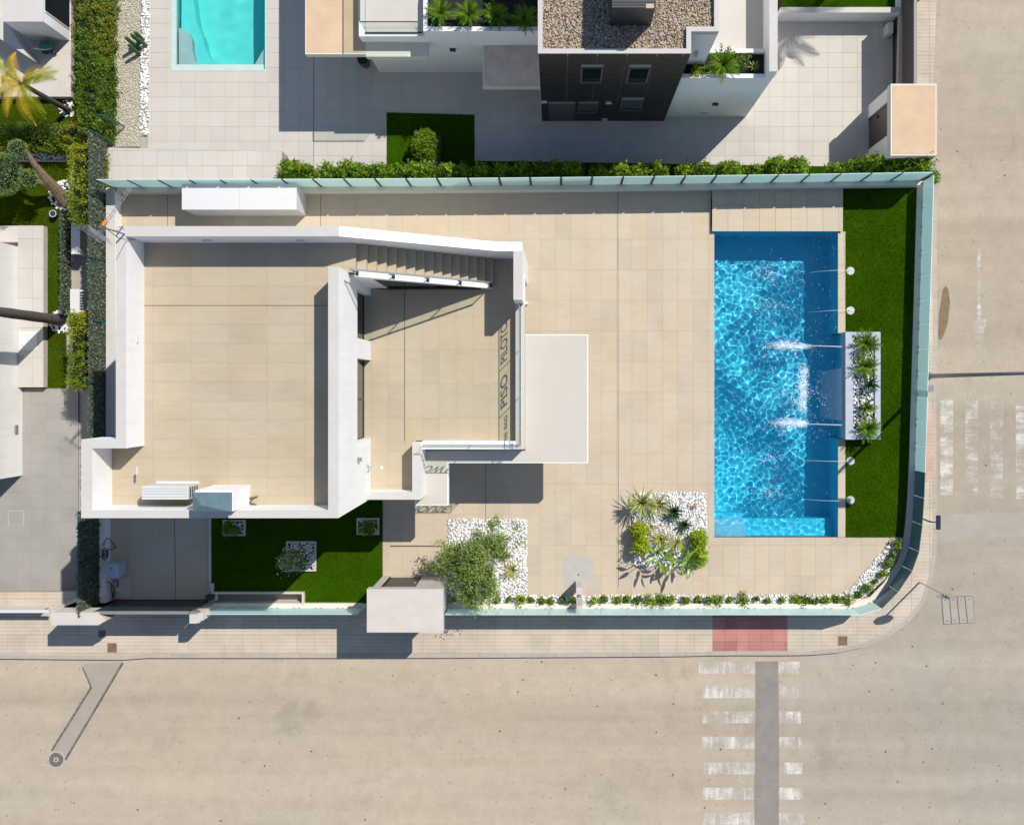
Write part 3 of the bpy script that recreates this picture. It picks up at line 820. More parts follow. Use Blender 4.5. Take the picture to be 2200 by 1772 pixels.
# cascade planter
cas = thing('cascade_planter', 'raised blue grey stone planter with water spouts on the pool edge', 'planter')
ZC = .5
cx0, cx1, cy0, cy1 = PX(1816.6, ZC), PX(1891.8, ZC), PY(944, ZC), PY(713, ZC)
bx('front_wall', M['stonegrey'], cas, cx0, PX(1833, ZC), cy0, cy1, -.3, ZC)
bx('back_wall', M['stonegrey'], cas, PX(1880, ZC), cx1, cy0, cy1, -.1, ZC)
bx('end_wall', M['stonegrey'], cas, PX(1833, ZC), PX(1880, ZC), cy0, cy0 + .16, -.1, ZC - .003)
bx('end_wall', M['stonegrey'], cas, PX(1833, ZC), PX(1880, ZC), cy1 - .16, cy1, -.1, ZC - .003)
bx('spout', M['steel'], cas, cx0 - .05, cx0 + .02, PY(905, ZC), PY(790, ZC), .33, .36)
bx('spout', M['steel'], cas, cx0 - .06, cx0 + .02, PY(745, ZC) - .05, PY(745, ZC) + .05, .33, .36)
bx('spout', M['steel'], cas, cx0 - .06, cx0 + .02, PY(913, ZC) - .05, PY(913, ZC) + .05, .33, .36)
pb = [(PX(1833, ZC), cy0 + .16), (PX(1880, ZC), cy0 + .16), (PX(1880, ZC), cy1 - .16), (PX(1833, ZC), cy1 - .16)]
bx('soil', M['soil'], cas, pb[0][0], pb[1][0], pb[0][1], pb[2][1], 0, ZC - .10)
o = stones('planter_pebbles', pb, ZC - .09, 420, .07, M['pebble']); tag(o, 'white pebbles filling the cascade planter beside the pool', None, None, 'stuff')

# jets, falling sheets and foam
def jet(name, a, b, rise, rad, label, mat='jet', group=None):
    pts = []
    for k in range(13):
        t = k / 12
        p = a.lerp(b, t); p.z += rise * 4 * t * (1 - t) * .6
        pts.append(p)
    o = obj(name, MB().tube(pts, [rad * (1 - .3 * k / 12) for k in range(13)], 6), M[mat], None, True)
    return tag(o, label, 'water jet', group)
for k, (py, wx) in enumerate(((582, 1740), (667, 1742), (990, 1722), (1074, 1727))):
    fx = thing('pool_jet_fitting', 'round white pool jet fitting sunk in the turf beside the coping', 'pool jet', 'round jet fittings along the pool')
    c = P(1827.5, py, .04)
    obj('disc', MB().prism(ring(.115, 28, c.x, c.y), .015, .036), M['whitepaint'], fx)
    obj('rim', MB().prism(ring(.135, 28, c.x, c.y), .015, .032), M['concrete'], fx)
    obj('nozzle', MB().tube([(c.x - .03, c.y, .05), (c.x - .09, c.y, .075)], .012, 8), M['steel'], fx)
    jet('water_jet', Vector((c.x - .09, c.y, .075)), P(wx, py + (4 if k < 2 else -2), WL), .55, .009, 'thin arc of water thrown from a round jet fitting into the pool', 'jet', 'thin arcs of water from the jet fittings')
for py, wx, lab in ((745, 1712, 'thick white water jet from the north spout of the cascade planter'), (913, 1716, 'thick white water jet from the south spout of the cascade planter')):
    jet('water_spout_jet', Vector((cx0 - .05, PY(py, .35), .35)), P(wx, py - 3, WL), .10, .022, lab)
sh = MB()
for k in range(9):
    t = k / 8
    z = .345 - .42 * t * t
    xx = cx0 - .05 - .62 * t
    yy0, yy1 = PY(905, ZC) + .10 * t, PY(790, ZC) - .12 * t
    for q in range(13): sh.v.append((xx + .012 * math.sin(q * 2.1 + k), yy0 + (yy1 - yy0) * q / 12, z))
for k in range(8):
    for q in range(12): sh.f.append((k * 13 + q, k * 13 + q + 1, (k + 1) * 13 + q + 1, (k + 1) * 13 + q))
o = obj('water_curtain', sh, M['water_thin'], None, True); tag(o, 'wide thin sheet of water falling from the cascade planter into the pool', 'water curtain')
foam = []
def foam_blob(px, py, sx, sy, n, drift=0.0):
    p = P(px, py, WL)
    x = RNG.normal(0, sx, n); y = RNG.normal(0, sy, n)
    x -= np.abs(RNG.normal(0, drift, n)) if drift else 0
    foam.append(np.stack([p.x + x, p.y + y], 1))
foam_blob(1702, 742, .20, .07, 1500, .30); foam_blob(1722, 745, .12, .04, 900)
foam_blob(1708, 908, .18, .08, 1500, .30); foam_blob(1722, 910, .10, .05, 900)
for k in range(12): foam_blob(1733 - RNG.uniform(0, 6), 795 + k * 7.5, .05, .08, 220, .10)
foam_blob(1715, 850, .20, .40, 150, .3)
for jx, jy in ((1662, 590), (1662, 655), (1662, 985), (1668, 1060)): foam_blob(jx, jy, .22, .12, 150, .2)
foam_blob(1690, 800, .40, .8, 120, .3)
# soft streaks of aerated water, densest round the jets
n_ = 60000
fx = RNG.uniform(px0, nx1, n_); fy = RNG.uniform(py0, py1, n_)
wx_ = fx + .22 * np.sin(fy * 2.3 + 1) + .10 * np.sin(fy * 6.1 + fx * 3); wy_ = fy + .20 * np.sin(fx * 2.9 + 2) + .09 * np.sin(fx * 7.3)
rid = 1 - np.abs(np.sin(wx_ * 6.3 + 1.7 * np.sin(wy_ * 4.1)) * .55 + np.sin(wy_ * 8.7 + 1.3 * np.sin(wx_ * 5.2)) * .45)
dm = np.zeros(n_)
for jx, jy, jr, ja in ((1690, 742, .75, 1.0), (1715, 850, .8, .8), (1700, 907, .75, 1.0), (1665, 590, .7, .5), (1665, 660, .7, .5), (1660, 985, .7, .5), (1662, 1062, .7, .5), (1640, 820, 1.4, .35)):
    j = P(jx, jy, WL); dm += ja * np.exp(-(((fx - j.x) / jr) ** 2 + ((fy - j.y) / (jr * .7)) ** 2))
kk = (rid > .72) & (RNG.uniform(0, 1, n_) < dm * .55 * (rid - .6) * 3)
foam.append(np.stack([fx[kk], fy[kk]], 1))
foam = np.concatenate(foam)
keep = (foam[:, 0] < nx1 - .05) & (foam[:, 0] > px0 + .05)
foam = foam[keep]; n = len(foam)
a = RNG.uniform(0, 6.28, n); rr = np.exp(RNG.normal(-5.25, .4, n))
hexa = np.array([(math.cos(k * math.pi / 3), math.sin(k * math.pi / 3)) for k in range(6)])
hx_ = hexa[None] * rr[:, None, None] * np.stack([RNG.uniform(.8, 2.6, n), RNG.uniform(.6, 1.1, n)], 1)[:, None, :]
ca, sa = np.cos(a * .12 + 2.7)[:, None], np.sin(a * .12 + 2.7)[:, None]
FX = hx_[..., 0] * ca - hx_[..., 1] * sa + foam[:, 0:1]; FY = hx_[..., 0] * sa + hx_[..., 1] * ca + foam[:, 1:2]
FZ = np.full_like(FX, WL) + (.018 + RNG.uniform(0, .05, n))[:, None]
o = link('pool_foam', raw_mesh('pool_foam', np.stack([FX, FY, FZ], -1).reshape(-1, 3), np.arange(n * 6).reshape(n, 6), 6), M['foam'])
tag(o, 'white foam and spray where the jets strike the pool water', None, None, 'stuff')
bv, bf = ico()
dn = 130
dxy = np.stack([RNG.uniform(PX(1735), PX(1792), dn), np.concatenate([RNG.uniform(PY(760), PY(505), dn // 2), RNG.uniform(PY(940), PY(660), dn - dn // 2)]), RNG.uniform(WL + .02, .35, dn)], 1)
V = bv[None] * np.exp(RNG.normal(-5.0, .4, dn))[:, None, None] + dxy[:, None, :]
o = link('spray_drops', raw_mesh('spray_drops', V.reshape(-1, 3), (bf[None] + (np.arange(dn) * 12)[:, None, None]).reshape(-1, 3), 3), M['foam'])
tag(o, 'drops of spray in the air over the eastern side of the pool', None, None, 'stuff')

# ------------------------------------------------------------------ gravel beds
gravel_bed('tree_bed_pebbles', [(963, 1115), (1132, 1115), (1132, 1278), (1150, 1278), (1150, 1296), (963, 1296)], .004, 560, .064, M['pebble'], 'white pebbles of the square bed under the airy tree')
gravel_bed('plant_bed_pebbles', [(1361.5, 1058), (1517, 1058), (1518, 1170), (1510, 1215), (1363, 1215)], .004, 560, .064, M['pebble'], 'white pebbles of the planted bed beside the pool')
gravel_bed('border_pebbles', [(1133, 1278), (1800, 1277), (1822, 1268), (1890, 1190), (1916, 1157), (1938, 1156), (1928, 1195), (1898, 1243), (1858, 1281), (1830, 1296), (1133, 1296)], .004, 520, .064, M['pebble'], 'white pebbles of the narrow border inside the south fence')

# ------------------------------------------------------------------ glass fences
def fence(name, label, pts, zb, zt, wall_w, panel_mats, gap, inner_side, zfoot, wallmat='cream', posts=False):
    """pts: panel joints in photo pixels at the foot of the glass"""
    t = thing(name, label, 'fence')
    line_ = [P(x, y, zb).xy for x, y in pts]
    nn = normals(line_)
    w = MB()
    for i in range(len(line_) - 1):
        a, b = line_[i], line_[i + 1]
        q = [a + nn[i] * inner_side * wall_w, b + nn[i + 1] * inner_side * wall_w, b - nn[i + 1] * inner_side * .07, a - nn[i] * inner_side * .07]
        w.prism([tuple(p) for p in q], zfoot, zb)
    obj('base_wall', w, M[wallmat], t)
    for i in range(len(line_) - 1):
        a, b = line_[i], line_[i + 1]
        d = (b - a).normalized(); n = Vector((-d.y, d.x)) * .009
        a2, b2 = a + d * gap / 2, b - d * gap / 2
        pm = panel_mats[i] if isinstance(panel_mats, list) else panel_mats
        pn = obj('glass_panel', MB().prism([tuple(a2 + n), tuple(b2 + n), tuple(b2 - n), tuple(a2 - n)], zb + .005, zt), M[pm], t)
        for e in (.12, .88):
            c = a.lerp(b, e)
            obj('clamp', MB().box(c.x - .035, c.x + .035, c.y - .035, c.y + .035, zb, zb + .06), M['steel'], pn)
    if posts:
        for i, a in enumerate(line_):
            obj('post', MB().box(a.x - .037, a.x + .037, a.y - .012, a.y + .012, zb, zt - .10), M['dark'], t)
    return t
# north: 27 panels with open joints
nz_b, nz_t = .43, 1.60
L0, L1 = P(205, 386, nz_t), P(2006, 370.5, nz_t)
npts = []
for k in range(28):
    p = L0.lerp(L1, k / 27)
    p.y += .10 * math.sin(math.pi * k / 27) * -1 * .6
    s = (H - nz_b); npts.append((NX + p.x * F / s, NY - p.y * F / s))
fence('north_glass_fence', 'long fence of milky teal glass panels on a cream wall beside the shrub hedge', npts, nz_b, nz_t, .16, 'frostlit', .065, -1, -1.4, posts=True)
# east and the curved corner
est = [(1984 - (k / 12) * 18, 389 + k * 51.7) for k in range(13)]
fence('east_glass_fence', 'straight teal glass fence between the turf strip and the street pavement', est, .06, .98, .20, 'frostlit', .010, -1, ZP - .1)
crv = [(1966, 1009.5), (1964, 1063.8), (1960.2, 1119.6), (1953.4, 1175.3), (1939, 1215.7), (1910, 1259), (1875.3, 1294), (1827.6, 1308)]
fence('corner_glass_fence', 'curved teal glass fence, shade put into its colour, round the corner of the garden', crv, .08, .98, .20, ['frostshade'] * 6 + ['frostlit'], .012, -1, ZP - .1)
sth = [(962, 1307.5)] + [(1016 + k * 54.6, 1307.7) for k in range(16)]
sth[-1] = (1830, 1308.2)
fence('south_glass_fence', 'straight pale teal glass fence along the pebble border above the pavement', sth, .155, 1.0, .17, 'frostlit', .010, 1, ZP - .1)
swt = [(450 + k * 47, 1306.8) for k in range(8)]
fence('garden_glass_fence', 'pale teal glass fence between driveway gate and entrance portal', swt, .155, 1.0, .17, 'frostlit', .010, 1, ZP - .1)

# ================================================================== THE WHITE VILLA
ZT, ZF, ZPAR = 3.2, 6.5, 7.65                        # upper terrace, roof floor, parapet top
villa = thing('white_villa', 'white flat-roofed villa with roof terrace, outside stair and upper terrace', 'house')
XW, XWi, XB, XBi, XE, XEi = -11.085, -10.84, -11.96, -11.69, -5.498, -5.753
YN, YNi, YS, YSi, YB, YBi = 4.045, 3.79, -3.282, -3.087, -1.306, -1.532
PL, CP = M['plaster'], M['coping']
def wall(name, *b, cap=True, parent=villa):
    x0, x1, y0, y1, z0, z1 = b
    w = bx(name, PL, parent, x0, x1, y0, y1, z0, z1 - (.012 if cap else 0))
    if cap: bx('coping', CP, w, x0, x1, y0, y1, z1 - .012, z1)
    return w
# storeys below the roof
bx('ground_floor', PL, villa, XW + .02, -4.6, YS + .02, YN - .02, -.2, 2.55)
bx('ground_floor', PL, villa, -4.6, -2.2, -1.75, YN - .02, -.2, 2.55)
bx('upper_floor', PL, villa, XW + .015, XEi, YS + .015, YN - .015, 2.55, ZF - .06)
bx('upper_bay', PL, villa, XB, XW + .02, YS, YB, -.2, ZF - .06)
bx('corner_pier', PL, villa, -1.4, -.977, 3.35, YN - .004, -.2, 2.55)
# parapets round the roof
wall('parapet', XW, XWi, YB, YNi, 2.55, ZPAR)
wall('parapet', XW, -5.48, YNi, YN, 2.55, ZPAR)
wall('parapet', XB, XBi, YS, YBi, 2.55, ZPAR)
wall('parapet', XB, XWi, YBi, YB, 2.55, ZPAR)
wall('parapet', XBi, XE, YS, YSi, 2.55, ZPAR)
# east wall with its window openings
wall('parapet', XEi, XE, YSi, 3.028, 5.23, ZPAR)
bx('east_wall', PL, villa, XEi - .3, XE - .002, YS + .004, -1.49, ZT - .3, 5.23)
bx('window_pier', PL, villa, XEi, XE - .002, .797, 1.355, ZT - .3, 5.23)
bx('window_pier', PL, villa, XEi, XE - .002, 2.70, 3.02, ZT - .3, 5.23)
def window(parent, y0, y1, n, x=-5.72, z0=ZT + .02, z1=5.23):
    w = obj('window', MB().box(x - .03, x + .03, y0, y1, z0, z0 + .05).box(x - .03, x + .03, y0, y1, z1 - .06, z1), M['dark'], parent)
    for k in range(n + 1):
        yy = y0 + (y1 - y0) * k / n
        bx('frame', M['dark'], w, x - .028, x + .034, max(y0, yy - .03), min(y1, yy + .03), z0 + .05, z1 - .06)
    for k in range(n):
        bx('pane', M['darkglass'], w, x - .008, x + .008, y0 + (y1 - y0) * k / n + .03, y0 + (y1 - y0) * (k + 1) / n - .03, z0 + .05, z1 - .06)
window(villa, 1.355, 2.70, 2)
window(villa, -1.49, .797, 2)
bx('window_reveal', M['plaster'], villa, XEi - .28, XEi - .27, -1.49, 2.70, ZT, 5.23)
# roof floor
rp = [(XWi, YNi), (-5.29, YNi), (-5.29, 3.02), (XEi, 3.02), (XEi, YSi), (XBi, YSi), (XBi, YBi), (XWi, YBi)]
roof = obj('roof_floor', MB().prism(rp, ZF - .3, ZF - .005), M['grout'], villa)
tiles('tile', roof, rp, ZF, 1.0, .5, PX(492, ZF), PY(656, ZF), M['rooftile'])
o = obj('expansion_joint', MB().box(XWi, XEi, PY(656.5, ZF) - .007, PY(656.5, ZF) + .007, ZF - .002, ZF + .0035), M['joint'], roof)
# upper terrace floor
tp = [(-5.80, 3.03), (-5.80, -1.49), (-5.498, -1.49), (-5.498, -3.02), (-4.17, -3.02), (-4.17, -1.57), (-1.21, -1.57), (-1.21, 3.80), (-2.0, 3.80), (-2.0, 2.88), (-5.2, 2.88)]
tfloor = obj('terrace_floor', MB().prism(tp, 2.56, ZT - .005), M['grout'], villa)
tiles('tile', tfloor, tp, ZT, .5, 1.0, PX(907, ZT), PY(752.4, ZT), M['rooftile'])
bx('expansion_joint', M['joint'], tfloor, PX(869, ZT) - .007, PX(869, ZT) + .007, -1.6, 2.88, ZT - .002, ZT + .0035)
bx('terrace_slab', PL, villa, -2.25, -.96, -1.80, 3.34, 2.56, ZT - .012)
bx('floor_drain', M['acgrey'], tfloor, PX(820, ZT) - .04, PX(820, ZT) + .04, PY(1004, ZT) - .04, PY(1004, ZT) + .04, ZT, ZT + .006)
# kerbs that carry the glass balustrade
bx('terrace_kerb', CP, villa, -1.216, -.958, -1.807, 2.44, 2.56, 3.52)
bx('terrace_kerb', PL, villa, -3.94, -1.216, -1.807, -1.566, 2.56, 3.523)
bx('glazing_channel', M['grey'], villa, -1.10, -1.055, -1.72, 2.43, 3.50, 3.527)
bx('glazing_channel', M['grey'], villa, -3.93, -1.11, -1.715, -1.675, 3.50, 3.53)
bal = thing('glass_balustrade', 'clear glass balustrade with dark lettering round the upper terrace of the white villa', 'balustrade')
for a, b2 in ((-1.68, -.27), (-.27, 1.10), (1.10, 2.42)):
    bx('glass_panel', M['glass'], bal, -1.083, -1.067, a + .006, b2 - .006, 3.53, 4.37)
    if a > -1.6: bx('joint_seal', M['grey'], bal, -1.084, -1.066, a - .006, a + .006, 3.53, 4.37)
bx('edge_rail', M['steel'], bal, -1.085, -1.065, -1.68, 2.42, 4.37, 4.385)
for a, b2 in ((-3.90, -2.52), (-2.52, -1.09)):
    bx('glass_panel', M['glass'], bal, a + .006, b2 - .006, -1.703, -1.687, 3.535, 4.37)
    if a > -3: bx('joint_seal', M['grey'], bal, a - .006, a + .006, -1.704, -1.686, 3.535, 4.37)
bx('edge_rail', M['steel'], bal, -3.90, -1.09, -1.705, -1.685, 4.37, 4.385)
def lettering(text, parent, width, height, origin, xa, ya):
    cu = bpy.data.curves.new('lettering', 'FONT'); cu.body = text; cu.size = 1; cu.offset = .018
    tmp = bpy.data.objects.new('lettering', cu)
    COL.objects.link(tmp)
    dg_ = bpy.context.evaluated_depsgraph_get(); dg_.update()
    me = bpy.data.meshes.new_from_object(tmp.evaluated_get(dg_))
    bpy.data.objects.remove(tmp)
    n = len(me.vertices); co = np.zeros(n * 3, np.float32); me.vertices.foreach_get('co', co); co = co.reshape(-1, 3)
    x = (co[:, 0] - co[:, 0].min()) / np.ptp(co[:, 0]) * width
    y = (co[:, 1] - co[:, 1].min()) / np.ptp(co[:, 1]) * height
    xa, ya, og = np.array(xa), np.array(ya), np.array(origin)
    me.vertices.foreach_set('co', (og + x[:, None] * xa + y[:, None] * ya).astype(np.float32).ravel())
    me.materials.clear(); me.update()
    o = link('lettering', me, M['vinyl'], parent)
    o['label'] = 'dark lettering reading ' + text + ' on the glass'
    return o
lettering('PISO', bal, .94, .38, (-1.058, -.07, 3.95), (0, 1, 0), (0, 0, 1))
lettering('PILOTO', bal, 1.16, .38, (-1.058, 1.25, 3.95), (0, 1, 0), (0, 0, 1))
lettering('652 88 860', bal, 1.25, .20, (-1.058, -1.62, 3.95), (0, 1, 0), (0, 0, 1))
lettering('SHOW', bal, 1.06, .38, (-3.70, -1.712, 3.95), (1, 0, 0), (0, 0, 1))
lettering('HOUSE', bal, 1.26, .38, (-2.55, -1.712, 3.95), (1, 0, 0), (0, 0, 1))
# low walls of the terrace
wall('low_wall', -4.172, -3.94, -3.23, -1.60, 2.56, 3.95)
wall('low_wall', -5.497, -4.172, -3.23, -3.015, 2.56, 3.95)
wall('stair_end_wall', -1.218, -.977, 2.44, YNi, 2.56, 4.90)
sw = MB().add([(-5.48, YNi, 2.55), (-.977, YNi, 2.55), (-.977, YN, 2.55), (-5.48, YN, 2.55), (-5.48, YNi, ZPAR), (-1.67, YNi, 4.90), (-.977, YNi, 4.90), (-.977, YN, 4.90), (-1.67, YN, 4.90), (-5.48, YN, ZPAR)],
              [(3, 2, 1, 0), (4, 5, 8, 9), (5, 6, 7, 8), (0, 1, 6, 5, 4), (2, 3, 9, 8, 7), (1, 2, 7, 6), (3, 0, 4, 9)])
obj('stair_wall', sw, PL, villa)
# canopy slab round the south-east corner
can = obj('canopy_slab', MB().prism([(-.96, 1.581), (.930, 1.581), (.930, -2.266), (-3.26, -2.266), (-3.26, -3.524), (-4.26, -3.524), (-4.26, -1.9), (-.96, -1.9)], 2.52, 2.795), PL, villa)
obj('slab_finish', MB().prism([(-.955, 1.555), (.905, 1.555), (.905, -2.24), (-3.285, -2.24), (-3.285, -3.5), (-4.2, -3.5), (-4.2, -1.9), (-.955, -1.9)], 2.7, 2.80), M['slab'], can)
for k in range(3): bx('column', PL, villa, .45, .62, 1.2 - k * 1.62, 1.36 - k * 1.62, -.01, 2.52) if k == 9 else None
# stair
NS = 15
rise = (ZF - ZT) / (NS + 1); run = (5.29 - 1.90) / NS
stair = obj('stair_stringer', MB().add(
    [(-5.30, 2.90, ZF - .35), (-1.90, 2.90, ZT), (-1.90, 3.09, ZT), (-5.30, 3.09, ZF - .35), (-5.30, 2.90, ZF + .10), (-1.90, 2.90, ZT + .12), (-1.90, 3.09, ZT + .12), (-5.30, 3.09, ZF + .10)],
    [(3, 2, 1, 0), (4, 5, 6, 7), (0, 1, 5, 4), (1, 2, 6, 5), (2, 3, 7, 6), (3, 0, 4, 7)]), PL, villa)
for k in range(NS):
    z = ZF - (k + 1) * rise
    bx('step', M['rooftile'], stair, -5.29 + k * run, -5.29 + (k + 1) * run + .02, 3.09, YNi, z - .19, z)
ip = MB().add([(-5.0, 2.93, ZT), (-2.3, 2.93, ZT), (-5.0, 2.93, ZF - .75), (-5.0, 2.96, ZT), (-2.3, 2.96, ZT), (-5.0, 2.96, ZF - .75)], [(0, 1, 2), (5, 4, 3), (0, 3, 4, 1), (1, 4, 5, 2), (2, 5, 3, 0)])
obj('understair_glazing', ip, M['darkglass'], villa)
bx('understair_wall', PL, villa, -5.52, -5.0, 2.92, 3.0, ZT, ZF - .3)
hr = lambda t, z: (-5.25 + 3.3 * t, 2.99, ZF + .10 + (ZT + .12 - ZF - .10) * ((-5.25 + 3.3 * t) + 5.30) / 3.4 + z)
rail = thing('stair_railing', 'sloping steel handrail with clear glass panels along the roof stair', 'railing')
obj('handrail', MB().tube([hr(0, .86), hr(1, .86)], .028, 8), M['steel'], rail)
for k in range(5):
    obj('post', MB().tube([hr(k / 4, -.02), hr(k / 4, .86)], .018, 6), M['dark'], rail)
    bx('clip', M['dark'], rail, hr(k / 4, 0)[0] - .05, hr(k / 4, 0)[0] + .05, 2.93, 3.05, hr(k / 4, 0)[2], hr(k / 4, 0)[2] + .03)
for k in range(4):
    a, b2 = k / 4 + .012, (k + 1) / 4 - .012
    p = [hr(a, .08), hr(b2, .08), hr(b2, .80), hr(a, .80)]
    obj('glass_panel', MB().add([(q[0], q[1] - .006, q[2]) for q in p] + [(q[0], q[1] + .006, q[2]) for q in p],
        [(0, 1, 2, 3), (7, 6, 5, 4), (0, 4, 5, 1), (1, 5, 6, 2), (2, 6, 7, 3), (3, 7, 4, 0)]), M['glass'], rail)
# wall lights, small fittings
for x, y, z in ((-9.0, YNi - .03, 7.0), (-6.6, YNi - .03, 7.0)): bx('wall_light', M['acgrey'], villa, x - .11, x + .11, y, y + .03, z, z + .07)
for y in (PY(728, 7.0), PY(1010, 7.0)): bx('wall_light', M['acgrey'], villa, XWi, XWi + .03, y - .1, y + .1, 6.95, 7.02)
bx('wall_lamp', M['grey'], villa, XE, XE + .10, PY(987, 5.2) - .05, PY(987, 5.2) + .05, 5.1, 5.25)
obj('tap_hose', MB().tube([(XE + .02 + .05 * math.sin(k * .6), PY(1004, 3.6) + .10 * math.cos(k * .55) - k * .004, 3.95 - k * .02) for k in range(18)], .008, 5), M['grey'], villa)
bx('gully_box', M['cream'], villa, PX(1127, .2) + .02, PX(1127, .2) + .10, PY(655), PY(651) + .04, 0, .12)

# white storage cabinet in the north passage
cab = thing('storage_cabinet', 'long white storage cabinet in the passage below the north glass fence', 'cabinet')
zc = 1.25
cx0_, cx1_, cy0_, cy1_ = PX(390.5, zc), PX(637.5, zc), PY(450.5, zc), PY(396, zc)
bx('carcass', M['whitepaint'], cab, cx0_ + .02, cx1_ - .02, cy0_ + .02, cy1_, 0, zc - .04)
for k in range(2): bx('lid', M['whitepaint'], cab, cx0_ + (cx1_ - cx0_) * k / 2 + .003, cx0_ + (cx1_ - cx0_) * (k + 1) / 2 - .003, cy0_, cy1_ + .01, zc - .04, zc)
for k in range(4):
    d = bx('door', M['whitepaint'], cab, cx0_ + .04 + (cx1_ - cx0_ - .08) * k / 4 + .006, cx0_ + .04 + (cx1_ - cx0_ - .08) * (k + 1) / 4 - .006, cy0_ + .005, cy0_ + .02, .05, zc - .05)

# roof things: air conditioner, chimney with cowl, folded ladder, antenna
ac = thing('air_conditioner', 'grey air-conditioning unit standing on the roof terrace beside the chimney', 'air conditioner')
az = 7.35
a0, a1, b0, b1 = PX(304.5, az), PX(402, az), PY(1073, az), PY(1044, az)
bx('base_tray', M['acgrey'], ac, a0 + .05, a1 + .02, b0 - .02, b1 + .05, ZF, ZF + .06)
bx('casing', M['acgrey'], ac, a0, a1, b0, b1, ZF + .06, az - .02)
for k in range(5): bx('top_rib', M['acgrey'], ac, a0, a1, b0 + (b1 - b0) * k / 5 + .006, b0 + (b1 - b0) * (k + 1) / 5 - .006, az - .02, az)
bx('side_panel', M['acgrey'], ac, a1, a1 + .02, b0, b1, ZF + .06, az - .02)
for k in range(4): bx('louvre', M['dark'], ac, a1 + .02, a1 + .026, b0 + .03, b1 - .04, ZF + .16 + k * .16, ZF + .24 + k * .16)
ch = thing('chimney', 'square white chimney with a grey metal cowl on the south parapet', 'chimney')
zt = 7.9
c0, c1, d0, d1 = PX(419, zt), PX(501, zt), PY(1098, zt), PY(1053, zt)
bx('stack', PL, ch, c0, c1, d0, d1, ZF, zt)
zm = 8.15
e0, e1, f0, f1 = PX(414, zm), PX(496, zm), PY(1099, zm), PY(1058, zm)
bx('duct', M['zinc'], ch, c0 + .06, c1 - .06, d0 + .05, d1 - .05, zt, zm - .1)
xm, ym = (e0 + e1) / 2 - .2, (f0 + f1) / 2 - .06
obj('cowl', MB().add([(e0, f0, zm), (e1, f0, zm), (e1, f1, zm), (e0, f1, zm), (xm, ym, zm + .16), (e0, f0, zm - .1), (e1, f0, zm - .1), (e1, f1, zm - .1), (e0, f1, zm - .1)],
    [(0, 1, 4), (1, 2, 4), (2, 3, 4), (3, 0, 4), (5, 6, 1, 0), (6, 7, 2, 1), (7, 8, 3, 2), (8, 5, 0, 3), (8, 7, 6, 5)]), M['zinc'], ch)
ld = thing('folding_easel', 'small brown folded wooden trestle lying on the roof floor by the chimney', 'trestle')
p0 = P(528, 1071, ZF)
obj('leg', MB().tube([p0 + Vector((0, 0, .12)), p0 + Vector((.33, .06, .05))], .018, 6), M['ladder'], ld)
obj('leg', MB().tube([p0 + Vector((0, -.05, .12)), p0 + Vector((.30, -.16, .05))], .018, 6), M['ladder'], ld)
obj('brace', MB().tube([p0 + Vector((.02, 0, .13)), p0 + Vector((.10, -.10, .09)), p0 + Vector((.24, .03, .06))], .014, 6), M['ladder'], ld)
an = thing('tv_antenna', 'aerial with orange box and metal rods on the villa roof corner', 'antenna')
mb = Vector((PX(309, ZF), PY(520, ZF), ZF)); mt = Vector((mb.x + .0, mb.y, 9.05))
obj('mast', MB().tube([mb + Vector((-.02, .05, .3)), mt], .02, 8), M['grey'], an)
obj('mast_bracket', MB().tube([mb + Vector((-.02, .05, .5)), mb + Vector((-.1, .2, .5))], .016, 6).tube([mb + Vector((-.02, .05, .9)), mb + Vector((-.1, .2, .9))], .016, 6), M['grey'], an)
bd = Vector((.55, .8, 0)).normalized(); sd = Vector((-bd.y, bd.x, 0))
hub = mt + Vector((0, 0, -.1))
for dz in (.0, -.12): obj('boom', MB().tube([hub - bd * .15 + Vector((0, 0, dz)), hub + bd * 1.25 + Vector((0, 0, dz))], .009, 6), M['steel'], an)
for k in range(8): obj('director_rod', MB().tube([hub + bd * (.35 + k * .125) - sd * .10, hub + bd * (.35 + k * .125) + sd * .10], .006, 5), M['steel'], an)
hb = hub + bd * .12
o = obj('amplifier_box', MB().tube([hb - bd * .07, hb + bd * .07], .042, 8), M['orange'], an)
for k in (-1, 1):
    for j in range(5):
        obj('reflector_rod', MB().tube([hub - bd * .15 + sd * (-.32) + Vector((0, 0, k * (.05 + j * .07))) - bd * j * .03, hub - bd * .15 + sd * .32 + Vector((0, 0, k * (.05 + j * .07))) - bd * j * .03], .005, 5), M['steel'], an)
obj('aerial_cable', MB().tube([hub + Vector((.1, -.05, -.1)), hub + Vector((.2, -.2, -.5)), hub + Vector((.05, -.1, -1.3)), mb + Vector((.05, .02, .3))], .008, 5), M['cable'], an)
sc_ = bx('security_camera', M['dark'], an, mb.x - .02, mb.x + .13, mb.y + .02, mb.y + .13, ZF + .45, ZF + .57)

# ================================================================== PLOT EDGES
bw = thing('boundary_wall', 'white boundary wall with bare top between villa and ivy screen', 'wall')
bx('wall_body', PL, bw, PX(228, .5), PX(246, .5), PY(1085, .5), PY(405, .5), -.3, .488)
bx('coping', CP, bw, PX(227.5, .5), PX(246.5, .5), PY(1085, .5), PY(405, .5), .488, .5)
bx('wall_body', PL, bw, PX(213, .35), PX(227, .35), PY(1303, .35), PY(1085, .35) - .002, -.3, .35)
bx('wall_return', PL, bw, PX(228, .43) , PX(250, .43), PY(412, .43), PY(404, .43), -.3, .43)

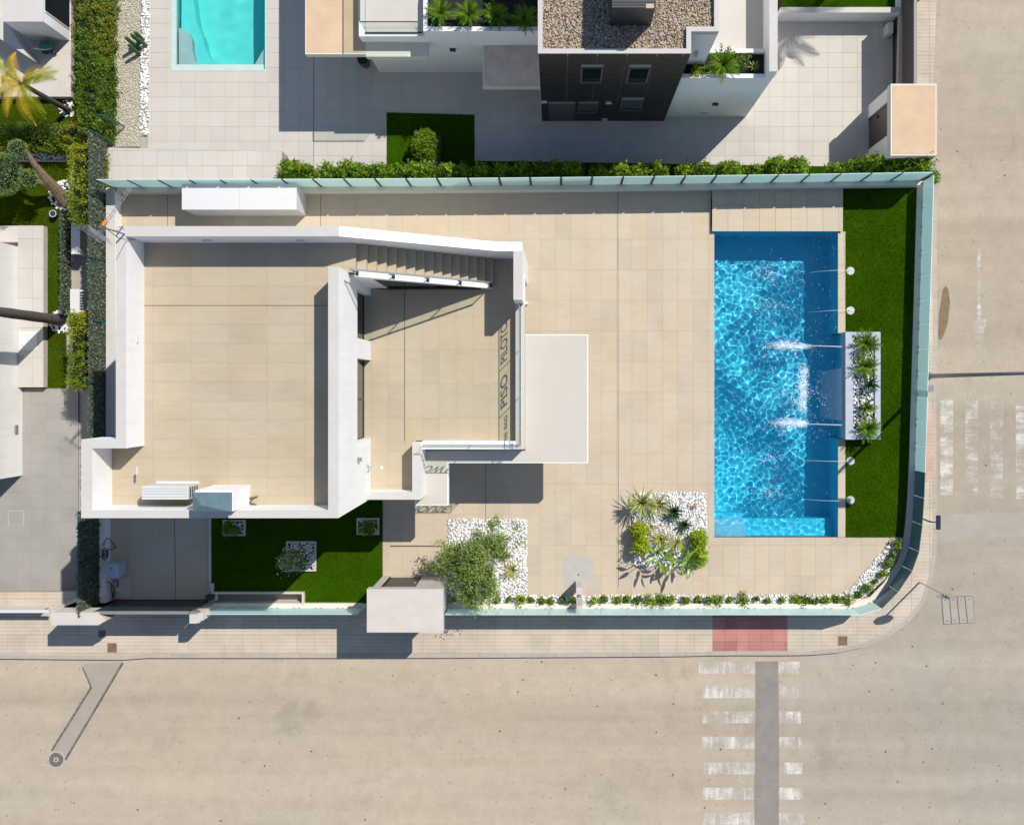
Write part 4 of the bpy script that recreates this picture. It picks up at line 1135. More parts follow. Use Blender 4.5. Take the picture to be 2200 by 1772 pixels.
def screen(name, label, x_foot, y0, y1, zf, zt, dens=800):
    """garden mesh fence dressed with artificial ivy, posts and rails showing"""
    t = thing(name, label, 'fence')
    X0 = PX(x_foot, zf); Y0, Y1 = PY(y1, zf), PY(y0, zf)
    n = int((Y1 - Y0) * (zt - zf) * dens)
    C = np.stack([X0 + RNG.normal(0, .028, n), RNG.uniform(Y0, Y1, n), zf + (zt - zf) * RNG.uniform(0, 1.02, n)], 1)
    link('ivy_cover', leaves('ivy_cover', C, .075, .7), M['ivy'], t)
    bx('backing', M['ivyback'], t, X0 - .012, X0 + .004, Y0, Y1, zf, zt - .03)
    k = int((Y1 - Y0) / 2.0) + 1
    for j in range(k + 1):
        yy = Y0 + (Y1 - Y0) * j / k
        obj('post', MB().tube([(X0 + .05, yy, zf - .3), (X0 + .05, yy, zt + .04)], .022, 6), M['ivypost'], t)
    obj('rail', MB().tube([(X0 + .04, Y0, zt), (X0 + .04, Y1, zt)], .012, 5), M['ivypost'], t)
    return t
M['ivyback'] = mat_plain('ivy_backing', (.07, .085, .055), .9, .3, 12, 40)
M['ivypost'] = mat_plain('green_post', (.015, .10, .07), .5, .1)
screen('ivy_screen', 'ivy covered mesh screen with green posts along the west side of the villa', 227, 300, 1085, .3, 1.5)
screen('driveway_ivy_screen', 'shaded artificial ivy screen beside the villa driveway and its hose', 212.5, 1088, 1302, .35, 1.8)

# entrance portal
por = thing('entrance_portal', 'pale concrete entrance portal with thick flat roof over the pavement', 'portal')
zp_ = 2.3
q0, q1, r0, r1 = -5.79, -3.47, -7.45, -6.13
bx('roof_slab', M['concrete'], por, q0, q1, r0, r1, 1.95, zp_)
bx('side_wall', M['concrete'], por, -5.69, -5.45, r0 + .32, r1 - .02, -.5, 1.95)
bx('side_wall', M['concrete'], por, -3.80, -3.58, r0 + .32, r1 - .02, -.5, 1.95)
bx('front_wall', M['concrete'], por, -5.45, -5.55 + .0, r1 - .2, r1 - .03, -.2, 1.95)
bx('wall_panel', M['concrete'], por, -4.38, -3.80, r1 - .22, r1 - .03, -.2, 1.95)
d = bx('door', M['dark'], por, -5.45, -4.38, r1 - .16, r1 - .08, 0.0, 1.95)
bx('handle', M['steel'], d, -4.55, -4.47, r1 - .08, r1 - .04, .95, 1.05)
bx('threshold', M['tile'], por, -5.45, -3.80, r0 + .1, r1 - .22, -.3, 0)

# driveway gate and its pillars
gt = thing('driveway_gate', 'dark green sliding gate across the villa driveway in shade', 'gate')
gy = -6.98
g0, g1 = PX(252), PX(447)
bx('leaf', M['gategreen'], gt, g0, g1, gy - .03, gy + .03, -.02, 1.56)
bx('top_rail', M['grey'], gt, g0, g1, gy - .045, gy + .045, 1.66, 1.74)
bx('glass_strip', M['frostshade'], gt, g0, g1, gy - .012, gy + .012, 1.56, 1.66)
bx('bottom_rail', M['dark'], gt, g0, g1, gy - .05, gy + .05, -.06, .02)
wp = thing('gate_pillar', 'wide white gate pillar between the two driveways on the pavement', 'pillar')
zz = 1.75
bx('pillar_body', M['cream'], wp, PX(110, zz), PX(212, zz), PY(1341, zz), PY(1316, zz), ZP - .05, zz - .02)
bx('cap', M['concrete'], wp, PX(109, zz), PX(213, zz), PY(1342.5, zz), PY(1315, zz), zz - .02, zz)
obj('pillar_return', MB().prism([(PX(212, zz), PY(1342, zz)), (PX(229, zz), PY(1332, zz)), (PX(212, zz), PY(1318, zz))], ZP, zz - .01), M['concrete'], wp)
bx('pillar_foot_wall', M['cream'], wp, PX(118, 1.0), PX(232, 1.0), PY(1316, zz), PY(1305, 1.0), ZP, 1.0)
ep = thing('gate_pillar', 'narrow cream gate pillar where the driveway gate meets the glass fence', 'pillar')
zz = 1.55
bx('pillar_body', M['cream'], ep, PX(408, zz), PX(428, zz), PY(1338, zz), PY(1318, zz), ZP - .05, zz - .02)
obj('cap', MB().prism([(PX(407, zz), PY(1339, zz)), (PX(423, zz), PY(1339, zz)), (PX(437, zz), PY(1330, zz)), (PX(437, zz), PY(1316, zz)), (PX(407, zz), PY(1316, zz))], zz - .02, zz), M['concrete'], ep)
bx('hinge_box', M['grey'], ep, PX(408, zz), PX(425, zz), PY(1318, zz), PY(1313, zz), 1.35, zz + .02)
gm = thing('gate_motor', 'dark gate motor standing on the driveway by the turf corner', 'motor')
c = P(451, 1283, .2)
bx('housing', M['gategreen'], gm, c.x - .11, c.x + .11, c.y - .08, c.y + .09, 0, .30)
bx('key_cover', M['steel'], gm, c.x + .06, c.x + .12, c.y - .11, c.y - .06, 0, .16)
bx('base_plate', M['acgrey'], gm, c.x - .16, c.x + .2, c.y - .13, c.y + .12, 0, .02)

# kerbs round the south lawn and the recess below it
lk = thing('lawn_kerb', 'pale stepped kerb with a sunken strip along the south lawn edge', 'kerb')
bx('kerb', M['concrete'], lk, PX(447, .1), PX(452.5, .1), PY(1272, .1), PY(1042, .1), -.1, .06)
bx('kerb', M['concrete'], lk, PX(457, .2), PX(652, .2), PY(1276, .2), PY(1272, .2), -.45, .18)
bx('kerb', M['concrete'], lk, PX(648, .2), PX(653, .2), PY(1298, .2), PY(1276, .2) - .001, -.45, .18)
bx('kerb', M['concrete'], lk, PX(452.5, .2), PX(457, .2), PY(1276, .2), PY(1254, .2), -.45, .18)
bx('sunken_floor', M['kerb'], lk, PX(458), PX(660), PY(1305), PY(1270), -.5, -.34)
bx('wall_top', M['cream'], lk, PX(653, .16), PX(785, .16), PY(1305, .16), PY(1297, .16), -.4, .14)

# meter box, cable and hose on the driveway wall
mx = thing('meter_box', 'pale blue meter box with an open leaning door on the driveway wall', 'meter box')
c = P(246, 1224, .7)
bx('cabinet', M['stonegrey'], mx, c.x - .22, c.x + .20, c.y - .22, c.y + .23, .35, .9)
bx('door', M['stonegrey'], mx, c.x - .03, c.x + .22, c.y - .21, c.y + .22, .9, .915)
bx('lock', M['dark'], mx, c.x - .02, c.x + .01, c.y + .06, c.y + .12, .915, .93)
bx('concrete_patch', M['concrete'], mx, PX(253), PX(279), PY(1284), PY(1240), .0, .012)
bx('junction_box', M['acgrey'], mx, PX(250), PX(259), PY(1270), PY(1262), .012, .08)
for pts in (((242, 1250, .5), (252, 1245, .4), (254, 1252, .2), (252, 1262, .1)), ((231, 1249, .5), (236, 1252, .4), (243, 1258, .2), (247, 1268, .1), (244, 1282, .05)), ((238, 1257, .3), (241, 1272, .1), (243, 1285, .05))):
    obj('cable', MB().tube([P(*p) for p in pts], .018, 6), M['cable'], mx)
bx('rubble', M['red'], mx, PX(240), PX(256), PY(1290), PY(1286), 0, .03)
hs = thing('coiled_hose', 'black coiled hose hanging on the driveway wall above the meter box', 'hose')
pts = []
for k in range(46):
    a = k * .42
    pts.append(P(225 + 6 * math.cos(a) + 1.2 * math.sin(a * .2), 1182 + 8 * math.sin(a) + k * .35, .40 + .002 * k))
obj('coil', MB().tube(pts, .016, 5), M['cable'], hs)
obj('loose_end', MB().tube([P(221, 1172, .4), P(228, 1158, .42), P(234, 1155, .42), P(238, 1160, .3), P(249, 1176, .05), P(240, 1179, .1), P(226, 1184, .4)], .014, 5), M['cable'], hs)

# outdoor shower
sh_ = thing('outdoor_shower', 'slim stone shower column with a pebbled tray beside the pebble border', 'shower')
zs = 1.15
bx('column', M['concrete'], sh_, PX(1238, .6), PX(1251, .6), PY(1300, .6), PY(1296, .6) + .05, 0, zs)
bx('column', M['concrete'], sh_, PX(1238, zs), PX(1250, zs), PY(1277, zs), PY(1262, zs), 0, zs)
bx('mixer', M['steel'], sh_, PX(1240, .9), PX(1249, .9), PY(1284, .9), PY(1277, .9), .8, .9)
bx('tray', M['tray'], sh_, PX(1212), PX(1276), PY(1261), PY(1197), -.01, .006)
obj('drain', MB().prism(ring(.035, 14, P(1243, 1234).x, P(1243, 1234).y), 0, .012), M['steel'], sh_)
obj('drain_eye', MB().prism(ring(.018, 10, P(1243, 1234).x, P(1243, 1234).y), 0, .016), M['dark'], sh_)

# ================================================================== PLANTS
def frond_mesh(name, L, W, pairs, droop, lift, mat, thick=0):
    """feather leaf: a curved rib with paired leaflets, pointing along +x"""
    mb = MB()
    prev = None
    for k in range(pairs + 1):
        t = k / pairs
        x = L * t * (1 - .12 * t * droop); z = lift * L * t - droop * L * t * t * .8
        w = W * math.sin(math.pi * min(1, .15 + .85 * t)) ** .7
        if k < pairs:
            s = L / pairs
            for sg in (-1, 1):
                mb.add([(x, 0, z), (x + s * .62, 0, z + .004), (x + s * 1.35, sg * w, z - .25 * w), (x + s * 1.15, sg * w * .97, z - .24 * w)], [(0, 1, 2, 3) if sg > 0 else (3, 2, 1, 0)])
        if prev: mb.add([(prev[0], -.012, prev[1]), (prev[0], .012, prev[1]), (x, .006, z + .003), (x, -.006, z + .003)], [(0, 1, 2, 3)])
        prev = (x, z)
    me = mb.mesh(name); me.materials.append(M[mat]); return me

def blade_mesh(name, L, W, droop, lift, mat, n=5, fold=.25):
    """strap leaf with a fold along the middle, pointing along +x"""
    mb = MB()
    for k in range(n + 1):
        t = k / n
        x = L * t; z = lift * L * t - droop * L * t * t
        w = W * (1 - t) ** .6 * (.65 + .6 * t) if t < 1 else 0
        mb.v += [(x, -w, z + fold * w), (x, 0, z), (x, w, z + fold * w)]
    for k in range(n):
        for q in range(2): mb.f.append((k * 3 + q, k * 3 + q + 1, (k + 1) * 3 + q + 1, (k + 1) * 3 + q))
    me = mb.mesh(name); me.materials.append(M[mat]); return me

def rosette(root, meshes, n, part, z0, tilt, scale, rng, base_r=.02):
    """n leaves round the crown, each an object of its own"""
    for k in range(n):
        me = meshes[rng.randrange(len(meshes))]
        a = k * 2.39996 + rng.uniform(-.2, .2)
        tl = tilt[0] + (tilt[1] - tilt[0]) * k / max(1, n - 1) + rng.uniform(-.1, .1)
        o = link(part, me, None, root)
        o.rotation_euler = (rng.uniform(-.25, .25), -tl, a)
        o.location = (math.cos(a) * base_r, math.sin(a) * base_r, z0)
        s = scale * rng.uniform(.82, 1.12); o.scale = (s, s, s)

def plant(name, label, cat, loc, group=None):
    return tag(link(name, None, loc=loc), label, cat, group)

SAGO = [frond_mesh('frond', .50, .075, 7, .55, .55, 'sago'), frond_mesh('frond', .48, .07, 7, .7, .5, 'sagotip'), frond_mesh('frond', .54, .075, 7, .45, .6, 'sago')]
def sago(loc, label, scale=1.0, n=26, seed=1, group=None, trunk=.15):
    rg = random.Random(seed)
    t = plant('sago_palm', label, 'plant', loc, group)
    obj('trunk', MB().tube([(0, 0, 0), (0, 0, trunk)], [.07 * scale, .06 * scale], 8), M['bark'], t)
    rosette(t, SAGO, n, 'frond', trunk, (.0, 1.0), scale, rg)
    return t
YUC = {'yucca': [blade_mesh('leaf', .42, .018, .35, .55, 'yucca'), blade_mesh('leaf', .38, .02, .5, .6, 'yucca')],
       'yuccadark': [blade_mesh('leaf', .30, .018, .3, .6, 'yuccadark'), blade_mesh('leaf', .28, .02, .45, .6, 'yuccadark')],
       'dry': [blade_mesh('leaf', .30, .014, .6, .5, 'dry'), blade_mesh('leaf', .34, .016, .7, .6, 'dry')],
       'agave': [blade_mesh('leaf', .30, .034, .55, .7, 'agave'), blade_mesh('leaf', .27, .036, .4, .65, 'agave')]}
def spiky(name, loc, label, kind, n, scale, seed, stem=.1, group=None, tilt=(0., 1.1)):
    rg = random.Random(seed)
    t = plant(name, label, 'plant', loc, group)
    obj('stem', MB().tube([(0, 0, 0), (0, 0, stem)], [.035 * scale, .03 * scale], 7), M['bark'], t)
    rosette(t, YUC[kind], n, 'leaf', stem, tilt, scale, rg)
    return t

def shrub(name, loc, rx, ry, h, label, mat, n_clump, per, leaf, group=None, cat='shrub', spread=.25, wisps=0, tint=.5, stems=3, core=0.0, shell=(.62, 1.08), aspect=.5):
    """bush: leaf clumps spread over and through an uneven dome, with stems"""
    t = plant(name, label, cat, loc, group)
    u = unit(RNG.normal(size=(n_clump, 3))); u[:, 2] = np.abs(u[:, 2]) * .9 + .05
    rad = RNG.uniform(shell[0], shell[1], n_clump)[:, None]
    cen = u * rad * np.array([rx, ry, h * .62]) + np.array([0, 0, h * .34])
    C = clump_points(cen, per, np.array([rx, ry, h * .6]) * spread)
    ti = np.repeat(np.clip(tint + RNG.normal(0, .2, n_clump), 0, 1), per)
    if wisps:
        wv = unit(RNG.normal(size=(wisps, 3))); wv[:, 2] = np.abs(wv[:, 2])
        W = np.concatenate([wv[:, None, :] * np.linspace(.7, 1.5, 8)[None, :, None] * np.array([rx, ry, h * .6])]).reshape(-1, 3) + np.array([0, 0, h * .35])
        C = np.concatenate([C, W + RNG.normal(0, .02, W.shape)]); ti = np.concatenate([ti, np.full(len(W), .6)])
    C[:, 2] = np.maximum(C[:, 2], .015)
    link('foliage', leaves('foliage', C, leaf, aspect, tint=ti), M[mat], t)
    if core:
        bv_, bf_ = ico()
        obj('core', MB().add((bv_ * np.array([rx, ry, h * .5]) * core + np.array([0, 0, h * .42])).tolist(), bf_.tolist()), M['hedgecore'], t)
    s = MB()
    for k in range(stems):
        a = k * 2.1; s.tube([(0, 0, 0), (math.cos(a) * rx * .3, math.sin(a) * ry * .3, h * .4), (math.cos(a) * rx * .55, math.sin(a) * ry * .55, h * .62)], [.018, .012, .005], 5)
    obj('stem', s, M['bark'], t)
    return t

def hedge(name, label, x0, x1, y0, y1, z0, z1, mat, dens=26, leaf=.10, per=22, cat='hedge', group=None, tint=.45, strand=None):
    """clipped hedge: tufts packed over top and sides of a dark core"""
    x0, x1 = min(x0, x1), max(x0, x1); y0, y1 = min(y0, y1), max(y0, y1)
    t = thing(name, label, cat, group)
    pts, tin = [], []
    for (ax, n_) in (('top', (x1 - x0) * (y1 - y0)), ('w', (y1 - y0) * (z1 - z0)), ('e', (y1 - y0) * (z1 - z0)), ('s', (x1 - x0) * (z1 - z0)), ('n', (x1 - x0) * (z1 - z0))):
        n = max(2, int(n_ * dens))
        a, b, c = RNG.uniform(x0, x1, n), RNG.uniform(y0, y1, n), RNG.uniform(z0 + .05, z1, n)
        if ax == 'top': c[:] = z1
        if ax == 'w': a[:] = x0
        if ax == 'e': a[:] = x1
        if ax == 's': b[:] = y0
        if ax == 'n': b[:] = y1
        off = RNG.normal(0, .05, (n, 3))
        pts.append(np.stack([a, b, c], 1) + off); tin.append(np.clip(tint + .22 * np.sin(a * 1.9 + b * 1.3 + 2) + RNG.normal(0, .18, n), 0, 1))
    cen = np.concatenate(pts); ti = np.repeat(np.concatenate(tin), per)
    C = clump_points(cen, per, .055)
    link('foliage', leaves('foliage', C, leaf, .36, tint=ti, up=1.2, direction=None if strand is None else np.array(strand)[None, :]), M[mat], t)
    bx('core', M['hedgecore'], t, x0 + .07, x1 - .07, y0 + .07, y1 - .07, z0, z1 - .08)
    return t

# --- cascade planter plants
for k, (px, py, sc_k, kind) in enumerate(((1859, 738, 1.0, 's'), (1858, 787, .95, 's'), (1866, 827, .9, 'y'), (1860, 876, .85, 'a'), (1864, 921, .95, 's'))):
    p = P(px, py, .55); p.z = ZC - .08
    labs = ['feathery green sago palm at the north end of the cascade planter', 'dense feathery sago palm second in the cascade planter', 'reddish spiky plant in the middle of the cascade planter',
            'open green agave with broad leaves in the cascade planter', 'bright feathery sago palm at the south end of the cascade planter']
    if kind == 's': sago(p, labs[k], 1.02 * sc_k, 38, 10 + k, None, .12)
    elif kind == 'y': spiky('spiky_plant', p, labs[k], 'yuccadark', 46, 1.35, 20, .16)
    else: spiky('agave', p, labs[k], 'agave', 26, 1.35, 21, .08)

# --- plant bed by the pool
def at(px, py, zmid, z=0.0):
    p = P(px, py, zmid); p.z = z; return p
spiky('yucca', at(1377, 1079, .55), 'large pale striped yucca overhanging the corner of the pebble bed', 'yucca', 70, 1.5, 31, .5)
spiky('yucca', at(1413, 1084, .4), 'smaller pale striped yucca next to the large one', 'yucca', 60, 1.3, 32, .35)
spiky('yucca', at(1447.7, 1100.5, .3), 'dark green spiky yucca in the middle of the pebble bed', 'yuccadark', 60, 1.35, 33, .15)
spiky('yucca', at(1470.5, 1129, .2), 'small dark green spiky tuft alone on the pebbles', 'yuccadark', 50, 1.1, 34, .08)
fl = plant('orange_flower', 'small plant with orange flowers on the white pebbles', 'plant', at(1492.6, 1087, .2))
C = RNG.normal(0, 1, (46, 3)) * np.array([.055, .055, .04]) + np.array([0, 0, .2])
link('flower_head', leaves('flower_head', C, .06, .7), M['flower'], fl)
obj('stem', MB().tube([(0, 0, 0), (0, 0, .2)], .012, 5), M['bark'], fl)
labs = ['round yellow green bush at the north west edge of the plant bed', 'oval yellow green bush with orange tips at the west edge', 'round yellow green bush at the east edge next to the pool terrace', 'tall yellow green bush at the south east corner of the plant bed']
for k, (px, py, rx, ry, h) in enumerate(((1375, 1140.6, .22, .25, .85), (1377, 1172, .24, .26, .85), (1503, 1160, .23, .27, .7), (1504, 1196, .22, .29, .8))):
    shrub('yellow_bush', at(px, py, .5), rx, ry, h, labs[k], 'euph', 90, 18, .07, 'yellow green bushes in the plant bed', core=.7, aspect=.65)
labs = ['thin dry upright plant between the west bushes and the pebbles', 'spreading yellowish strap-leaved plant in the plant bed centre', 'sparse yellowish strap-leaved plant towards the pool']
for k, (px, py, n, s_) in enumerate(((1398.6, 1132, 14, 1.1), (1419, 1158.6, 30, 1.5), (1455, 1165, 24, 1.4))):
    spiky('strap_plant', at(px, py, .2), labs[k], 'dry', n, s_, 40 + k, .12)

def paddle_mesh(name, L, W):
    mb = MB(); n = 7
    for k in range(n + 1):
        t = k / n; w = W * math.sin(math.pi * (.04 + .96 * t) ** .8) ** .8 if 0 < t < 1 else .004
        mb.v += [(L * t, -w, .35 * w - .25 * L * t * t), (L * t, 0, -.25 * L * t * t), (L * t, w, .35 * w - .25 * L * t * t)]
    for k in range(n):
        for q in range(2): mb.f.append((k * 3 + q, k * 3 + q + 1, (k + 1) * 3 + q + 1, (k + 1) * 3 + q))
    me = mb.mesh(name, True); me.materials.append(M['bop']); return me
PAD = [paddle_mesh('leaf', .36, .062), paddle_mesh('leaf', .32, .058), paddle_mesh('leaf', .40, .06)]
def bird(loc, label, n, seed, hh):
    rg = random.Random(seed)
    t = plant('bird_of_paradise', label, 'plant', loc)
    st = MB()
    for k in range(n):
        a = k * 2.4 + rg.uniform(-.3, .3); h = hh * rg.uniform(.6, 1.1); r = rg.uniform(.05, .32)
        x, y = math.cos(a) * r, math.sin(a) * r
        st.tube([(0, 0, 0), (x * .5, y * .5, h * .6), (x, y, h)], [.016, .012, .009], 5)
        o = link('leaf', PAD[k % 3], None, t)
        o.location = (x, y, h - .02); o.rotation_euler = (rg.uniform(-.6, .6), -rg.uniform(.1, .95), a + rg.uniform(-.5, .5)); s = rg.uniform(.75, 1.1); o.scale = (s, s, s)
    obj('stem', st, M['bop'], t)
bird(at(1416, 1193, .9), 'tall bird of paradise with paddle leaves at the west side of the plant bed', 12, 51, 1.35)
bird(at(1447, 1197, .8), 'bird of paradise clump with bright paddle leaves in the middle south', 10, 52, 1.15)
bird(at(1480, 1200, .8), 'dense dark bird of paradise clump leaning over the bed edge', 16, 53, 1.15)

# --- border plants along the south fence
bxs = [976, 1069, 1093, 1117, 1142, 1167, 1184, 1209, 1230, 1276, 1298, 1326, 1347, 1373, 1398, 1421, 1443, 1474, 1499, 1523, 1543, 1570, 1595, 1626, 1650, 1681, 1709, 1730, 1751, 1775, 1798, 1822]
bps = [(x, 1288 + random.uniform(-2.5, 2.5)) for x in bxs] + [(1845, 1278), (1864, 1263), (1881, 1247), (1897, 1230), (1908, 1209), (1917, 1190), (1925, 1169)]
for k, (px, py) in enumerate(bps):
    r = random.choice((.07, .10, .12, .14, .19))
    shrub('border_plant', at(px, py, .15), r, r * random.uniform(.8, 1.1), random.uniform(.20, .42), 'low leafy green plant in the white pebble border inside the fence', 'shrub', 16, 13, .08, 'low plants along the pebble border', 'plant', .26, tint=random.choice((.35, .5, .62, .75)), core=.4, aspect=.6)

# --- the airy tree
def tree():
    base = at(1030, 1200, 0)
    t = plant('garden_tree', 'airy olive green tree leaning over the white pebble bed', 'tree', base)
    rg = random.Random(5)
    trunk = [(0, 0, 0), (.02, -.03, .45), (.0, -.02, .85)]
    tr = MB().tube(trunk, [.06, .05, .042], 8)
    crown_pts, dens = [], []
    tips = [(-.85, .12, 1.5), (-1.35, .0, 1.25), (.05, .95, 1.75), (.6, .75, 1.8), (.95, .95, 1.6), (-.45, .75, 1.9), (.3, .1, 2.2), (-.25, -.45, 2.0), (.15, -.95, 1.75), (-.2, -1.25, 1.3), (.45, -.6, 1.6), (-.85, .55, 1.5), (.55, 1.45, 1.5), (-.45, -.15, 2.1), (.2, -.75, 2.1), (-.1, .35, 2.15), (.65, .35, 1.7), (-1.05, .35, 1.4), (.0, -.2, 2.3), (.3, .55, 2.1), (-.25, .1, 2.3), (.1, -1.15, 1.6), (-.3, -.8, 1.8), (-.6, .25, 1.9), (-.55, -.35, 1.8), (.5, -.2, 1.95), (.35, .85, 1.9), (-.9, .15, 1.6), (.75, .6, 1.7), (-.15, .65, 2.0), (-.35, -1.05, 1.5), (.3, -.4, 2.1)]
    for tx, ty, tz in tips:
        tx, ty = tx * 1.16 + .04, ty * 1.06
        a = Vector(trunk[-1]); e = Vector((tx, ty, tz)); mid = a.lerp(e, .5) + Vector((rg.uniform(-.1, .1), rg.uniform(-.1, .1), .10))
        tr.tube([a, mid, e], [.026, .016, .007], 6)
        for j in range(7):
            s0 = mid.lerp(e, rg.uniform(.1, 1.0)); tw = s0 + Vector((rg.gauss(0, .17), rg.gauss(0, .17), rg.gauss(.02, .11)))
            tr.tube([s0, tw], [.008, .003], 4)
            m = 72
            crown_pts.append(np.array(tw) + RNG.normal(0, 1, (m, 3)) * np.array([.10, .10, .07]))
            seg = np.linspace(0, 1, 10)[:, None]
            crown_pts.append(np.array(s0) * (1 - seg) + np.array(tw) * seg + RNG.normal(0, .03, (10, 3)))
    obj('trunk', tr, M['bark'], t)
    C = np.concatenate(crown_pts)
    link('crown', leaves('crown', C, .09, .38, tint=.5 + .18 * np.sin(C[:, 0] * 5) * np.sin(C[:, 1] * 4)), M['olive'], t)
tree()
spiky('yucca', at(1101, 1225, .25), 'yellowish strap-leaved plant on the pebbles beside the airy tree', 'dry', 34, 1.15, 61, .15)

# --- three planter boxes on the south lawn
def planter_box(x0, y0, x1, y1, label, plant_label, kind):
    t = thing('planter_box', label, 'planter')
    a0, a1, b0, b1 = PX(x0, .12), PX(x1, .12), PY(y1, .12), PY(y0, .12)
    w = .05
    for q in ((a0, a1, b0, b0 + w), (a0, a1, b1 - w, b1), (a0, a0 + w, b0 + w, b1 - w), (a1 - w, a1, b0 + w, b1 - w)): bx('rim', M['concrete'], t, *q, 0, .12)
    bx('soil', M['soil'], t, a0 + w, a1 - w, b0 + w, b1 - w, 0, .06)
    o = stones('box_pebbles', [(a0 + w, b0 + w), (a1 - w, b0 + w), (a1 - w, b1 - w), (a0 + w, b1 - w)], .07, 420, .055, M['pebble'], t)
    c = ((a0 + a1) / 2, (b0 + b1) / 2)
    if kind == 'o':
        s = shrub('oleander', (c[0] - .18, c[1] - .05, .05), .34, .32, .75, plant_label, 'olive', 60, 18, .09, None, 'shrub', .28)
        C = RNG.normal(0, 1, (150, 3)) * np.array([.22, .2, .10]) + np.array([-.12, -.02, .66])
        link('blossom', leaves('blossom', C, .055, .8), M['petal'], s)
    else:
        shrub('small_shrub', (c[0] + (-.02 if kind == 'a' else .03), c[1] - .02, .05), .24, .21, .48, plant_label, 'shrub', 40, 16, .08, None, 'shrub', .30, tint=.35)
planter_box(478, 1117, 526.5, 1151, 'low square planter with white pebbles under the villa wall near the driveway', 'small bush in the planter near the driveway', 'a')
planter_box(614.5, 1163, 678.5, 1227, 'largest square planter with white pebbles in the middle of the south lawn', 'oleander with white blossom in the largest planter', 'o')
planter_box(766, 1113, 814, 1148.5, 'low square planter with white pebbles at the east end of the south lawn', 'small bush in the planter at the lawn east end', 'b')

# ================================================================== NORTH NEIGHBOUR
# its ground lies 1.3 m below the white villa's, so heights in this section count from there
G = -1.3
H = 33.0 - G
before = set(bpy.data.objects)
nb = ppoly([(318, -80), (318, 318), (318, 388), (1815, 388), (1924, 330), (1924, -80), (571, -80), (571, 153), (368, 153), (368, -80)])
npave = struct(obj('neighbour_paving', MB().prism(nb, -.3, -.006), M['pavegrout']))
tiles('paver', npave, nb, 0.0, .5, .5, PX(831), PY(240.4), M['paver'], .006, .02, hidden=[(PX(835), PX(1590), PY(150), PY(-200)), (-20, 20, PY(-12), 30), (PX(1020), PX(1760), -30, PY(352))], limit=290)
line('expansion_joint', npave, 674.5, 120, 674, 372, 0, .012)
ramp_ = struct(obj('passage_paving', MB().prism(ppoly([(232, 317), (606, 325), (606, 390), (232, 390)], .75), -.3, .746), M['pavegrout']))
tiles('paver', ramp_, ppoly([(234, 318), (605, 326), (605, 389), (234, 389)], .75), .754, .5, .5, PX(831), PY(240.4), M['paver'], .006, .02)

turf('neighbour_lawn', [(831, 242), (1019.5, 247), (1019.5, 346), (1800, 358), (1800, 388), (831, 388)], .012, 'L-shaped artificial turf beside the neighbour hedge', 'grass', 2000)
gravel_bed('cream_gravel', [(250, -60), (302, -60), (302, 316), (248, 316)], 0, 900, .042, M['creamgravel'], 'bed of cream gravel along the conifer hedge')
gravel_bed('pebble_strip', [(306, -60), (321, -60), (318, 292), (301, 292)], .004, 340, .085, M['pebble'], 'narrow strip of white pebbles beside the turquoise pool terrace')

# turquoise pool
tp_ = thing('turquoise_pool', 'shallow turquoise pool with curved white steps at the neighbouring villa', 'pool')
ax0, ax1, ay0 = PX(372), PX(569), PY(150)
ay1 = PY(-330)
rec2 = [bx('floor', M['poolteal'], tp_, ax0, ax1, ay0, ay1, -1.6, -1.35)]
rec2 += [bx('wall', M['poolteal'], tp_, ax0 - .2, ax0, ay0 - .2, ay1, -1.6, -.005), bx('wall', M['poolteal'], tp_, ax1, ax1 + .2, ay0 - .2, ay1, -1.6, -.005), bx('wall', M['poolteal'], tp_, ax0, ax1, ay0 - .2, ay0, -1.6, -.005)]
for o in rec2: o.location.z = 0
bx('coping', M['poolrim'], tp_, ax0 - .06, ax0 + .10, ay0, ay1, -.1, .006)
bx('coping', M['poolrim'], tp_, ax0 - .06, ax1 - .04, ay0 - .05, ay0 + .17, -.1, .010)
st = [(ax0 + .1, ay0 + .17), (ax0 + .1, PY(55)), (PX(388), PY(58)), (PX(400), PY(66)), (PX(407), PY(80)), (PX(408), PY(105)), (PX(413), PY(125)), (PX(425), PY(135)), (PX(440), ay0 + .17)]
rec2.append(obj('curved_step', MB().prism(st, -1.4, -.30), M['poolrim'], tp_))
st2 = [(p[0] + (.28 if 0 < k < 8 and p[0] > ax0 + .2 else 0), p[1] + (.12 if k > 5 else 0)) for k, p in enumerate(st)]
rec2.append(obj('curved_step', MB().prism([(ax0 + .1, ay0 + .17), (ax0 + .1, PY(-60)), (PX(398), PY(-60)), (PX(412), PY(40)), (PX(426), PY(70)), (PX(430), PY(95)), (PX(438), PY(112)), (PX(455), PY(125)), (PX(500), ay0 + .17)], -1.4, -.65), M['poolteal'], tp_))
rec2.append(obj('corner_step', MB().prism([(PX(541), ay0 + .17), (ax1 - .01, ay0 + .17), (ax1 - .01, PY(92))], -1.4, -.25), M['poolrim'], tp_))
for o in rec2: o.cycles.is_caustics_receiver = True
X, Y, Z, gx, gy = water_grid(ax0 + .05, ax1, ay0 + .1, ay1, .09, .00022, 9, (.4, 1.4))
V = np.stack([X, Y, Z - .10], -1).reshape(-1, 3); idx = np.arange(gx * gy).reshape(gy, gx)
Q = np.stack([idx[:-1, :-1], idx[:-1, 1:], idx[1:, 1:], idx[1:, :-1]], -1).reshape(-1, 4)
w2 = struct(link('turquoise_water', raw_mesh('turquoise_water', V, Q, 4, None, True), M['water']))
w2.cycles.is_caustics_caster = True

